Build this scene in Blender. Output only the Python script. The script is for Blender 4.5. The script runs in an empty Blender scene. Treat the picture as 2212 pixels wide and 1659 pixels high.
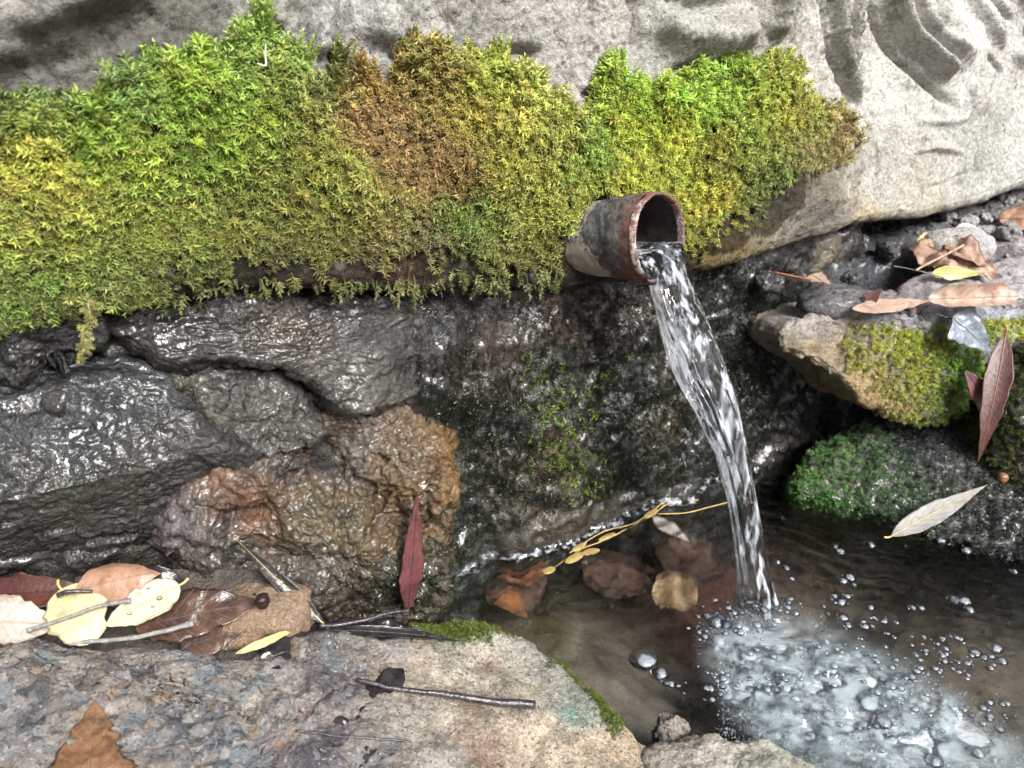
import bpy, math, random
import numpy as np
from math import radians, sin, cos, pi

# ------------------------------------------------------------------ camera, sky, sun, exposure
scene = bpy.context.scene
COL = scene.collection
CAM = np.array([0.0, 0.0, 0.45]); TH = radians(30.0)
FPX, CX, CY = 1659.0, 1106.0, 829.5          # reference frame 2212 x 1659
cd = bpy.data.cameras.new('camera'); cam = bpy.data.objects.new('camera', cd); COL.objects.link(cam)
cam.location = CAM; cam.rotation_euler = (radians(90) - TH, 0, 0)
cd.sensor_width = 36.0; cd.lens = 27.0; cd.clip_start = 0.01; cd.clip_end = 200.0
cd.dof.use_dof = True; cd.dof.focus_distance = 0.535; cd.dof.aperture_fstop = 9.0
scene.camera = cam

SUN_DIR = np.array([0.46, -0.55, 0.72]); SUN_DIR = SUN_DIR / np.linalg.norm(SUN_DIR)
world = bpy.data.worlds.new('World'); scene.world = world; world.use_nodes = True
wn = world.node_tree; bg = wn.nodes['Background']
sky = wn.nodes.new('ShaderNodeTexSky'); sky.sky_type = 'NISHITA'; sky.sun_disc = False
sky.sun_elevation = math.asin(SUN_DIR[2]); sky.sun_rotation = math.atan2(SUN_DIR[0], SUN_DIR[1])
sky.air_density = 1.0; sky.dust_density = 5.0; sky.ozone_density = 1.0
hs = wn.nodes.new('ShaderNodeHueSaturation'); hs.inputs['Saturation'].default_value = 0.35
wn.links.new(sky.outputs[0], hs.inputs['Color']); wn.links.new(hs.outputs[0], bg.inputs[0])
bg.inputs[1].default_value = 0.065
sd_ = bpy.data.lights.new('sun', 'SUN'); sun = bpy.data.objects.new('sun', sd_); COL.objects.link(sun)
sd_.energy = 3.9; sd_.angle = radians(24); sd_.color = (1.0, 0.97, 0.93)
from mathutils import Vector
sun.rotation_euler = Vector(SUN_DIR).to_track_quat('Z', 'Y').to_euler()
sun.location = (1, -1, 3)
scene.view_settings.view_transform = 'Standard'; scene.view_settings.look = 'None'
scene.view_settings.gamma = 1.0; scene.view_settings.exposure = 1.0
scene.view_settings.use_curve_mapping = False
cy = scene.cycles
cy.use_denoising = True; cy.max_bounces = 8; cy.transmission_bounces = 7; cy.diffuse_bounces = 2
cy.glossy_bounces = 4; cy.transparent_max_bounces = 8
cy.sample_clamp_indirect = 6.0; cy.caustics_refractive = True; cy.caustics_reflective = False
cy.blur_glossy = 0.1; cy.use_adaptive_sampling = True; cy.adaptive_threshold = 0.025; cy.adaptive_min_samples = 16

# ------------------------------------------------------------------ maths helpers
rng = np.random.default_rng(11)
sT, cT = sin(TH), cos(TH)
UP = np.array([0, 0, 1.0])
def nz(v): v = np.asarray(v, float); return v / np.maximum(np.linalg.norm(v, axis=-1, keepdims=True), 1e-12)
def ray(u, v):
    a = (np.asarray(u, float) - CX) / FPX; b = -(np.asarray(v, float) - CY) / FPX
    return np.stack([a, cT + b * sT, -sT + b * cT], -1)
def project(P):
    d = np.asarray(P) - CAM
    zc = d[..., 1] * cT - d[..., 2] * sT; uc = d[..., 1] * sT + d[..., 2] * cT
    return np.stack([CX + FPX * d[..., 0] / zc, CY - FPX * uc / zc], -1)
class Frame:
    def __init__(s, o, ex, en):
        s.o = np.asarray(o, float); s.en = nz(en); ex = np.asarray(ex, float)
        s.ex = nz(ex - s.en * (ex @ s.en)); s.ey = np.cross(s.en, s.ex)
    def pt(s, u, v, off=0.0):
        d = ray(u, v); t = ((s.o + off * s.en - CAM) @ s.en) / (d @ s.en)
        return CAM + t[..., None] * d
    def ab(s, u, v, off=0.0):
        p = s.pt(u, v, off) - s.o
        return np.stack([p @ s.ex, p @ s.ey], -1)
    def poly(s, pts, off=0.0):
        p = np.array(pts, float); return s.ab(p[:, 0], p[:, 1], off)
    def w(s, ab, n=0.0):
        ab = np.asarray(ab, float); n = np.asarray(n, float)
        return s.o + ab[..., 0:1] * s.ex + ab[..., 1:2] * s.ey + n[..., None] * s.en
def smooth(a, b, x):
    t = np.clip((x - a) / (b - a), 0, 1); return t * t * (3 - 2 * t)
_perm = np.random.default_rng(5).permutation(256); _grad = nz(np.random.default_rng(6).normal(size=(256, 3)))
_gx, _gy, _gz = (np.ascontiguousarray(_grad[:, k]).astype(np.float32) for k in range(3)); _perm = _perm.astype(np.int32)
def perlin(P):
    P = np.asarray(P); sh = P.shape[:-1]; x, y, z = (np.ascontiguousarray(P[..., k]).ravel() for k in range(3))
    xi, yi, zi = (np.floor(c).astype(np.int32) for c in (x, y, z)); x, y, z = ((c - i).astype(np.float32) for c, i in ((x, xi), (y, yi), (z, zi)))
    u, v, w = (c * c * c * (c * (c * 6 - 15) + 10) for c in (x, y, z)); out = np.zeros(len(x), np.float32)
    for dx in (0, 1):
        px = _perm[(xi + dx) & 255]; wx = u if dx else 1 - u
        for dy in (0, 1):
            py = _perm[(px + yi + dy) & 255]; wy = wx * (v if dy else 1 - v)
            for dz in (0, 1):
                h = _perm[(py + zi + dz) & 255]
                out += (_gx[h] * (x - dx) + _gy[h] * (y - dy) + _gz[h] * (z - dz)) * (wy * (w if dz else 1 - w))
    return (out * 1.6).astype(float).reshape(sh)
def fbm(P, scale, octs=4, gain=0.5, off=0.0):
    P = np.asarray(P) * scale + off; s = 0; a = 1.0
    for k in range(octs):
        s = s + a * perlin(P + 17.3 * k); P = P * 2.03; a *= gain
    return s
def ridged(P, scale, octs=3, off=0.0):
    P = np.asarray(P) * scale + off; s = 0; a = 1.0
    for k in range(octs):
        s = s + a * (0.5 - np.abs(perlin(P + 31.7 * k))); P = P * 2.1; a *= 0.5
    return s
def worley(P, scale, off=0.0):
    P = np.asarray(P) * scale + off; i = np.floor(P).astype(int)
    f1 = np.full(P.shape[:-1], 9.0); f2 = f1.copy(); jit = _grad * 0.5 + 0.5; cid = np.zeros(P.shape[:-1], int)
    for dx in (-1, 0, 1):
        for dy in (-1, 0, 1):
            for dz in (-1, 0, 1):
                c = i + np.array([dx, dy, dz])
                h = _perm[(_perm[(_perm[c[..., 0] & 255] + c[..., 1]) & 255] + c[..., 2]) & 255]
                d = np.linalg.norm(c + jit[h] - P, axis=-1)
                n = d < f1; f2 = np.where(n, f1, np.minimum(f2, d)); cid = np.where(n, h, cid); f1 = np.where(n, d, f1)
    return f1, f2, cid
def facet(P, scale, amp, off=0.0, slope=1.0):
    Q = np.asarray(P) * scale + off; i = np.floor(Q).astype(int); best = np.full(Q.shape[:-1], 9.0); h_ = np.zeros(Q.shape[:-1]); jit = _grad * 0.5 + 0.5
    for dx in (-1, 0, 1):
        for dy in (-1, 0, 1):
            for dz in (-1, 0, 1):
                c = i + np.array([dx, dy, dz]); h = _perm[(_perm[(_perm[c[..., 0] & 255] + c[..., 1]) & 255] + c[..., 2]) & 255]
                v = c + jit[h] - Q; d = np.linalg.norm(v, axis=-1); m = d < best
                best = np.where(m, d, best); h_ = np.where(m, -(v * _grad[(h + 77) & 255]).sum(-1) * slope + 0.35 * _grad[h][..., 0], h_)
    return amp * h_
def seg_dist(P, poly):
    """distance of 2D points to an open polyline, and the fraction along it"""
    poly = np.asarray(poly, float); best = np.full(P.shape[:-1], 1e9); par = np.zeros(P.shape[:-1]); n = len(poly) - 1
    for k in range(n):
        a, b = poly[k], poly[k + 1]; ab = b - a
        t = np.clip(((P - a) @ ab) / (ab @ ab + 1e-12), 0, 1)
        d = np.linalg.norm(P - (a + t[..., None] * ab), axis=-1)
        m = d < best; best = np.where(m, d, best); par = np.where(m, (k + t) / n, par)
    return best, par
def inside(P, poly):
    poly = np.asarray(poly, float); x, y = P[..., 0], P[..., 1]; r = np.zeros(x.shape, bool); j = len(poly) - 1
    for i in range(len(poly)):
        xi, yi = poly[i]; xj, yj = poly[j]
        c = ((yi > y) != (yj > y)) & (x < (xj - xi) * (y - yi) / (yj - yi + 1e-12) + xi)
        r ^= c; j = i
    return r
def resample(pts, n, closed=True):
    p = np.asarray(pts, float)
    if closed: p = np.vstack([p, p[:1]])
    # catmull-rom
    q = []
    m = len(p) - 1
    for k in range(m):
        if closed: p0, p3 = p[(k - 1) % m], p[(k + 2) % m]
        else: p0, p3 = p[max(k - 1, 0)], p[min(k + 2, m)]
        p1, p2 = p[k], p[k + 1]
        t = np.linspace(0, 1, 12, endpoint=False)[:, None]
        q.append(0.5 * (2 * p1 + (p2 - p0) * t + (2 * p0 - 5 * p1 + 4 * p2 - p3) * t ** 2 + (3 * p1 - p0 - 3 * p2 + p3) * t ** 3))
    q.append(p[-1:]); q = np.vstack(q)
    s = np.concatenate([[0], np.cumsum(np.linalg.norm(np.diff(q, axis=0), axis=1))])
    x = np.linspace(0, s[-1], n, endpoint=not closed)
    return np.stack([np.interp(x, s, q[:, k]) for k in range(q.shape[1])], -1)

# ------------------------------------------------------------------ mesh helpers
def grid_faces(R, C, wrap=False):
    i = np.arange(R - 1)[:, None]; j = np.arange(C if wrap else C - 1)[None, :]
    a = i * C + j; b = i * C + (j + 1) % C
    return np.stack([a, b, b + C, a + C], -1).reshape(-1, 4)
def normals(V, F):
    if F.shape[1] == 4: n = np.cross(V[F[:, 2]] - V[F[:, 0]], V[F[:, 3]] - V[F[:, 1]])
    else: n = np.cross(V[F[:, 1]] - V[F[:, 0]], V[F[:, 2]] - V[F[:, 0]])
    N = np.zeros_like(V)
    for k in range(F.shape[1]):
        for c in range(3): N[:, c] += np.bincount(F[:, k], weights=n[:, c], minlength=len(V))
    return nz(N)
def new_mesh(name, V, F, mat=None, smooth_=True, attrs=None):
    me = bpy.data.meshes.new(name); V = np.ascontiguousarray(V, np.float32); F = np.ascontiguousarray(F, np.int32)
    k = F.shape[1]
    me.vertices.add(len(V)); me.vertices.foreach_set('co', V.ravel())
    me.loops.add(F.size); me.loops.foreach_set('vertex_index', F.ravel())
    me.polygons.add(len(F)); me.polygons.foreach_set('loop_start', np.arange(0, F.size, k, dtype=np.int32))
    me.polygons.foreach_set('use_smooth', np.full(len(F), smooth_))
    for an, val in (attrs or {}).items():
        a = me.color_attributes.new(an, 'FLOAT_COLOR', 'POINT')
        c = np.ones((len(V), 4), np.float32); c[:, :val.shape[1]] = val
        a.data.foreach_set('color', c.ravel())
    me.update(calc_edges=True); me.validate()
    if mat is not None: me.materials.append(mat)
    return me
def obj(name, V, F, mat, parent=None, attrs=None, smooth_=True, label=None, cat=None, group=None, kind=None):
    V = np.asarray(V, float)
    if parent is None:
        o = np.array([V[:, 0].mean(), V[:, 1].mean(), V[:, 2].min()])
    else: o = np.array(parent['_o'])
    ob = bpy.data.objects.new(name, new_mesh(name, V - o, F, mat, smooth_, attrs)); COL.objects.link(ob)
    if parent is None: ob.location = o; ob['_o'] = o.tolist()
    else: ob.parent = parent; ob['_o'] = o.tolist()
    tag(ob, label, cat, group, kind)
    return ob
def tag(o, label=None, cat=None, group=None, kind=None):
    if label: o['label'] = label
    if cat: o['category'] = cat
    if group: o['group'] = group
    if kind: o['kind'] = kind
    return o
def tube_geo(path, rad, sides=10, cap=True):
    P = np.asarray(path, float); n = len(P); rad = np.broadcast_to(np.asarray(rad, float), (n,))
    T = nz(np.gradient(P, axis=0)); a = np.cross(T, UP); bad = np.linalg.norm(a, axis=1) < 1e-3; a[bad] = [1, 0, 0]
    a = nz(a); b = np.cross(T, a); th = np.linspace(0, 2 * pi, sides, endpoint=False)
    V = P[:, None] + rad[:, None, None] * (np.cos(th)[None, :, None] * a[:, None] + np.sin(th)[None, :, None] * b[:, None])
    V = V.reshape(-1, 3); F = grid_faces(n, sides, True)
    if cap:
        V = np.vstack([V, P[:1], P[-1:]]); k = n * sides; j = np.arange(sides); jn = (j + 1) % sides
        c0 = np.stack([np.full(sides, k), jn, j, np.full(sides, k)], -1); c1 = np.stack([np.full(sides, k + 1), (n - 1) * sides + j, (n - 1) * sides + jn, np.full(sides, k + 1)], -1)
        tri = np.vstack([c0, c1])[:, :3]
        F = np.vstack([F[:, [0, 1, 2]], F[:, [0, 2, 3]], tri])
    return V, F
def idw(uv, ctrl, power=3.0):
    """colour at image points from control points (u, v, colour)"""
    c = np.array([[k[0], k[1]] for k in ctrl], float); col = np.array([k[2] for k in ctrl], float)
    num = np.zeros((len(uv), 3)); den = np.zeros(len(uv))
    for k in range(len(c)):
        w = 1.0 / (((uv - c[k]) ** 2).sum(-1) + 400.0) ** (power / 2)
        num += w[:, None] * col[k]; den += w
    return num / den[:, None]
def tint(V, ctrl, warp=40.0, sc=45.0, power=3.0):
    uv = project(V)
    uv = uv + warp * np.stack([fbm(V, sc, 3, off=3.1), fbm(V, sc, 3, off=9.7)], -1)
    return np.clip(idw(uv, ctrl, power), 0.003, 0.95)

# ------------------------------------------------------------------ materials
def nodes(name):
    m = bpy.data.materials.new(name); m.use_nodes = True; t = m.node_tree
    return m, t, t.nodes['Principled BSDF'], t.nodes['Material Output']
def N(t, kind, **kw):
    n = t.nodes.new(kind)
    for k, v in kw.items(): setattr(n, k, v)
    return n
def noise_n(t, co, scale, detail=4, rough=0.55, dist=0.0):
    n = N(t, 'ShaderNodeTexNoise'); n.inputs['Scale'].default_value = scale; n.inputs['Detail'].default_value = detail
    n.inputs['Roughness'].default_value = rough; n.inputs['Distortion'].default_value = dist; t.links.new(co, n.inputs['Vector']); return n
def ramp(t, src, stops):
    r = N(t, 'ShaderNodeValToRGB'); e = r.color_ramp.elements
    while len(e) < len(stops): e.new(0.5)
    for k, (p, c) in enumerate(stops):
        e[k].position = p; e[k].color = (*c, 1) if hasattr(c, '__len__') else (c, c, c, 1)
    t.links.new(src, r.inputs[0]); return r
def mixc(t, fac, a, b, mode='MIX'):
    m = N(t, 'ShaderNodeMix', data_type='RGBA', blend_type=mode)
    for s, k in ((fac, 0), (a, 6), (b, 7)):
        if hasattr(s, 'is_output'): t.links.new(s, m.inputs[k])
        else: m.inputs[k].default_value = s if k == 0 else (*s, 1)
    return m.outputs[2]
def bump(t, h, dist, prev=None, strength=1.0):
    b = N(t, 'ShaderNodeBump'); b.inputs['Distance'].default_value = dist; b.inputs['Strength'].default_value = strength
    t.links.new(h, b.inputs['Height'])
    if prev is not None: t.links.new(prev, b.inputs['Normal'])
    return b.outputs[0]
def rock_mat(name, rough=(0.3, 0.6), bumps=((220, 0.0015), (700, 0.0006)), var=(60, 0.55, 1.5), fine=(500, 0.6, 1.4), speck=None, pits=None, coat=0.0, spec=0.5, pebbles=False):
    m, t, p, out = nodes(name)
    tc = N(t, 'ShaderNodeTexCoord').outputs['Object']
    at = N(t, 'ShaderNodeVertexColor', layer_name='tint').outputs[0]
    col = at
    for sc, lo, hi in (var, fine):
        r = ramp(t, noise_n(t, tc, sc, 6, 0.62).outputs[0], [(0.28, lo), (0.72, hi)])
        col = mixc(t, 1.0, col, r.outputs[0], 'MULTIPLY')
    if pebbles:
        sx = N(t, 'ShaderNodeSeparateXYZ'); t.links.new(N(t, 'ShaderNodeNewGeometry').outputs['Position'], sx.inputs[0])
        dn = noise_n(t, tc, 60, 3); vd = N(t, 'ShaderNodeVectorMath', operation='MULTIPLY_ADD'); t.links.new(dn.outputs['Color'], vd.inputs[0]); vd.inputs[1].default_value = (0.012,) * 3; t.links.new(tc, vd.inputs[2])
        for vs, am in ((75, 0.75), (190, 0.6)):
            vo = N(t, 'ShaderNodeTexVoronoi'); vo.inputs['Scale'].default_value = vs; t.links.new(vd.outputs[0], vo.inputs['Vector'])
            sc_ = N(t, 'ShaderNodeSeparateColor'); t.links.new(vo.outputs['Color'], sc_.inputs[0])
            pc = ramp(t, sc_.outputs[0], [(0.0, (0.055, 0.06, 0.07)), (0.2, (0.20, 0.19, 0.18)), (0.38, (0.22, 0.19, 0.165)), (0.5, (0.10, 0.09, 0.085)), (0.65, (0.36, 0.33, 0.30)), (0.8, (0.15, 0.175, 0.195)), (0.92, (0.24, 0.17, 0.11))]); pc.color_ramp.interpolation = 'CONSTANT'
            mr = N(t, 'ShaderNodeMapRange'); mr.inputs[1].default_value = -0.13; mr.inputs[2].default_value = -0.03; mr.inputs[3].default_value = am; mr.inputs[4].default_value = 0.0; t.links.new(sx.outputs[0], mr.inputs[0])
            k2 = N(t, 'ShaderNodeMath', operation='MULTIPLY'); t.links.new(mr.outputs[0], k2.inputs[0]); t.links.new(ramp(t, sc_.outputs[1], [(0.45, 0.0), (0.55, 1.0)]).outputs[0], k2.inputs[1])
            col = mixc(t, k2.outputs[0], col, pc.outputs[0])
    if speck:
        for sc, th, c, amt in speck:
            n = noise_n(t, tc, sc, 2, 0.5); r = ramp(t, n.outputs[0], [(th, 0.0), (th + 0.05, amt)]); col = mixc(t, r.outputs[0], col, c)
    t.links.new(col, p.inputs['Base Color'])
    r = ramp(t, noise_n(t, tc, 90, 4).outputs[0], [(0.3, rough[0]), (0.7, rough[1])])
    t.links.new(r.outputs[0], p.inputs['Roughness'])
    p.inputs['Specular IOR Level'].default_value = spec
    if coat: p.inputs['Coat Weight'].default_value = coat; p.inputs['Coat Roughness'].default_value = 0.15; p.inputs['Coat IOR'].default_value = 1.5
    pr = None
    for sc, d in bumps:
        pr = bump(t, noise_n(t, tc, sc, 5, 0.6, 0.4).outputs[0], d, pr)
    if pits:
        v = N(t, 'ShaderNodeTexVoronoi'); v.inputs['Scale'].default_value = pits[0]; t.links.new(tc, v.inputs['Vector'])
        rr = ramp(t, v.outputs['Distance'], [(0.0, 0.0), (0.35, 1.0)]); pr = bump(t, rr.outputs[0], pits[1], pr)
    t.links.new(pr, p.inputs['Normal'])
    if coat:
        fs = ramp(t, noise_n(t, tc, 34, 3, 0.55, 0.8).outputs[0], [(0.40, 0.15), (0.62, 1.0)])
        cb = bump(t, noise_n(t, tc, 130, 2.0, 0.5, 0.8).outputs[0], 0.0024); t.links.new(fs.outputs[0], cb.node.inputs['Strength'])
        cb = bump(t, noise_n(t, tc, 430, 1.5, 0.5, 0.6).outputs[0], 0.0009, cb); t.links.new(fs.outputs[0], cb.node.inputs['Strength'])
        cw = ramp(t, noise_n(t, tc, 24, 4, 0.6, 0.6).outputs[0], [(0.40, coat * 0.12), (0.66, coat * 0.9)]); t.links.new(cw.outputs[0], p.inputs['Coat Weight'])
        t.links.new(cb, p.inputs['Coat Normal'])
    return m
def moss_mat(name, rough=0.45, trans=0.25, gloss=0.4):
    m, t, p, out = nodes(name)
    at = N(t, 'ShaderNodeVertexColor', layer_name='tint').outputs[0]
    t.links.new(at, p.inputs['Base Color']); p.inputs['Roughness'].default_value = rough
    p.inputs['Specular IOR Level'].default_value = gloss
    tr = N(t, 'ShaderNodeBsdfTranslucent'); t.links.new(at, tr.inputs[0])
    mx = N(t, 'ShaderNodeMixShader'); mx.inputs[0].default_value = trans
    t.links.new(p.outputs[0], mx.inputs[1]); t.links.new(tr.outputs[0], mx.inputs[2]); t.links.new(mx.outputs[0], out.inputs[0])
    return m
def plain_mat(name, col, rough=0.5, var=0.35, scale=150, bmp=0.0004, spec=0.5, col2=None):
    m, t, p, out = nodes(name); tc = N(t, 'ShaderNodeTexCoord').outputs['Object']
    n = noise_n(t, tc, scale, 5, 0.6)
    c = mixc(t, ramp(t, n.outputs[0], [(0.35, 0.0), (0.65, 1.0)]).outputs[0], tuple(x * (1 - var) for x in col), col2 or tuple(min(1, x * (1 + var)) for x in col))
    t.links.new(c, p.inputs['Base Color']); p.inputs['Roughness'].default_value = rough; p.inputs['Specular IOR Level'].default_value = spec
    t.links.new(bump(t, noise_n(t, tc, scale * 2.5, 4).outputs[0], bmp), p.inputs['Normal'])
    return m
_leaf_cache = {}
def leaf_mat(c1, c2, vein=(0.5, 0.5, 0.5), veinamt=0.3, rough=0.45, spots=0.25, nside=9.0, spotcol=(0.02, 0.012, 0.008)):
    key = (c1, c2, vein, veinamt, rough, spots)
    if key in _leaf_cache: return _leaf_cache[key]
    m, t, p, out = nodes('leaf_surface')
    lu = N(t, 'ShaderNodeVertexColor', layer_name='leafuv').outputs[0]; tc = N(t, 'ShaderNodeTexCoord').outputs['Object']
    col = mixc(t, ramp(t, noise_n(t, tc, 70, 5, 0.6).outputs[0], [(0.36, 0.0), (0.64, 1.0)]).outputs[0], c1, c2)
    col = mixc(t, ramp(t, noise_n(t, tc, 480, 3, 0.5).outputs[0], [(0.62, 0.0), (0.70, spots)]).outputs[0], col, spotcol)
    bl_n = ramp(t, noise_n(t, tc, 110, 5, 0.65, 0.5).outputs[0], [(0.52, 0.0), (0.66, 0.55)]); col = mixc(t, bl_n.outputs[0], col, tuple(x * 0.42 for x in c1))
    sp = N(t, 'ShaderNodeSeparateColor'); t.links.new(lu, sp.inputs[0])
    def M(op, a, b=None, c=None):
        n = N(t, 'ShaderNodeMath', operation=op)
        for k, s in enumerate((a, b, c)):
            if s is None: continue
            if hasattr(s, 'is_output'): t.links.new(s, n.inputs[k])
            else: n.inputs[k].default_value = s
        return n.outputs[0]
    eta = M('ABSOLUTE', M('MULTIPLY_ADD', sp.outputs[1], 2.0, -1.0))
    edn = M('MULTIPLY', noise_n(t, tc, 160, 3).outputs[0], 0.5); col = mixc(t, M('MULTIPLY', M('GREATER_THAN', M('ADD', eta, edn), 1.17), 0.6), col, tuple(x * 0.35 for x in c1))
    ph = M('FRACT', M('MULTIPLY', M('SUBTRACT', sp.outputs[0], M('MULTIPLY', eta, 0.22)), nside))
    side = M('LESS_THAN', M('ABSOLUTE', M('SUBTRACT', ph, 0.5)), 0.05)
    mid = M('LESS_THAN', eta, 0.045)
    v = M('MAXIMUM', M('MULTIPLY', side, 0.55), mid)
    col = mixc(t, M('MULTIPLY', v, veinamt), col, vein)
    t.links.new(col, p.inputs['Base Color']); p.inputs['Roughness'].default_value = rough
    b1 = bump(t, v, 0.00025); b2 = bump(t, noise_n(t, tc, 350, 4).outputs[0], 0.0004, b1)
    t.links.new(b2, p.inputs['Normal'])
    tr = N(t, 'ShaderNodeBsdfTranslucent'); t.links.new(col, tr.inputs[0]); mx = N(t, 'ShaderNodeMixShader'); mx.inputs[0].default_value = 0.15
    t.links.new(p.outputs[0], mx.inputs[1]); t.links.new(tr.outputs[0], mx.inputs[2]); t.links.new(mx.outputs[0], out.inputs[0])
    _leaf_cache[key] = m; return m
def water_mat(name, col=(0.93, 0.97, 0.97), bmp=None, air=0.0, clear=0.65, stretch=None, air_lo=0.45):
    m, t, p, out = nodes(name); tc = N(t, 'ShaderNodeTexCoord').outputs['Object']; pr = None
    if stretch: mp = N(t, 'ShaderNodeMapping'); mp.inputs['Scale'].default_value = stretch; t.links.new(tc, mp.inputs[0]); tc = mp.outputs[0]
    for sc, d in bmp or (): pr = bump(t, noise_n(t, tc, sc, 2, 0.5).outputs[0], d, pr)
    tr = N(t, 'ShaderNodeBsdfTransparent'); tr.inputs[0].default_value = (*col, 1)
    rf = N(t, 'ShaderNodeBsdfRefraction'); rf.inputs['IOR'].default_value = 1.33; rf.inputs['Roughness'].default_value = 0.0; rf.inputs['Color'].default_value = (*col, 1)
    gl = N(t, 'ShaderNodeBsdfGlossy'); gl.inputs['Roughness'].default_value = 0.02; fr = N(t, 'ShaderNodeFresnel'); fr.inputs['IOR'].default_value = 1.33
    if pr is not None:
        for n in (rf, gl, fr): t.links.new(pr, n.inputs['Normal'])
    m1 = N(t, 'ShaderNodeMixShader'); m1.inputs[0].default_value = clear; t.links.new(rf.outputs[0], m1.inputs[1]); t.links.new(tr.outputs[0], m1.inputs[2])
    m2 = N(t, 'ShaderNodeMixShader'); t.links.new(fr.outputs[0], m2.inputs[0]); t.links.new(m1.outputs[0], m2.inputs[1]); t.links.new(gl.outputs[0], m2.inputs[2]); last = m2
    if air:
        p.inputs['Base Color'].default_value = (0.56, 0.60, 0.66, 1); p.inputs['Roughness'].default_value = 0.12
        f = ramp(t, noise_n(t, tc, 150, 2).outputs[0], [(air_lo, 0.0), (air_lo + 0.2, air)])
        last = N(t, 'ShaderNodeMixShader'); t.links.new(f.outputs[0], last.inputs[0]); t.links.new(m2.outputs[0], last.inputs[1]); t.links.new(p.outputs[0], last.inputs[2])
    t.links.new(last.outputs[0], out.inputs[0]); return m
M_DRY = rock_mat('weathered_limestone', (0.75, 0.95), ((90, 0.006), (330, 0.0030), (1100, 0.0008)), (14, 0.6, 1.3), (300, 0.55, 1.4),
                 speck=((460, 0.63, (0.06, 0.058, 0.05), 0.4), (60, 0.62, (0.13, 0.125, 0.11), 0.5), (160, 0.68, (0.05, 0.048, 0.04), 0.45)), spec=0.2)
M_WET = rock_mat('wet_stone', (0.22, 0.42), ((110, 0.0040), (330, 0.0020), (800, 0.0008)), (38, 0.16, 1.0), (420, 0.35, 1.5), speck=((600, 0.68, (0.16, 0.15, 0.13), 0.6),), spec=0.6, coat=1.0)
M_DAMP = rock_mat('damp_conglomerate', (0.25, 0.6), ((120, 0.003), (480, 0.0016), (1200, 0.0007)), (70, 0.55, 1.45), (520, 0.55, 1.5),
                  speck=((420, 0.64, (0.04, 0.04, 0.045), 0.6), (700, 0.67, (0.45, 0.43, 0.42), 0.55)), spec=0.5)
M_LEDGE = rock_mat('ledge_conglomerate', (0.12, 0.42), ((120, 0.0025), (420, 0.0022), (1100, 0.0010)), (70, 0.65, 1.75), (480, 0.5, 1.7),
                   speck=((380, 0.62, (0.03, 0.03, 0.034), 0.75), (560, 0.64, (0.5, 0.48, 0.46), 0.6)), spec=0.55, pebbles=True)
M_SAND = rock_mat('wet_sediment', (0.4, 0.7), ((120, 0.003), (600, 0.0008)), (40, 0.6, 1.4), (300, 0.75, 1.25))
M_BANK = rock_mat('dark_wet_earth', (0.16, 0.5), ((130, 0.005), (420, 0.003), (1000, 0.001)), (60, 0.5, 1.5), (420, 0.5, 1.6), speck=((500, 0.66, (0.2, 0.2, 0.2), 0.5),), spec=0.55, coat=0.7)
M_MOSS = moss_mat('dry_moss'); M_WETMOSS = moss_mat('wet_moss', 0.30, 0.10, 0.5)
M_WATER = water_mat('pool_water', bmp=((120, 0.0006),)); M_STREAM = water_mat('stream_water', (0.97, 0.98, 1.0), bmp=((110, 0.0018),), air=0.8, clear=0.0, stretch=(1, 1, 0.014), air_lo=0.50)  # stream's white streaks: entrained air, plus sky highlights painted in

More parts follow.
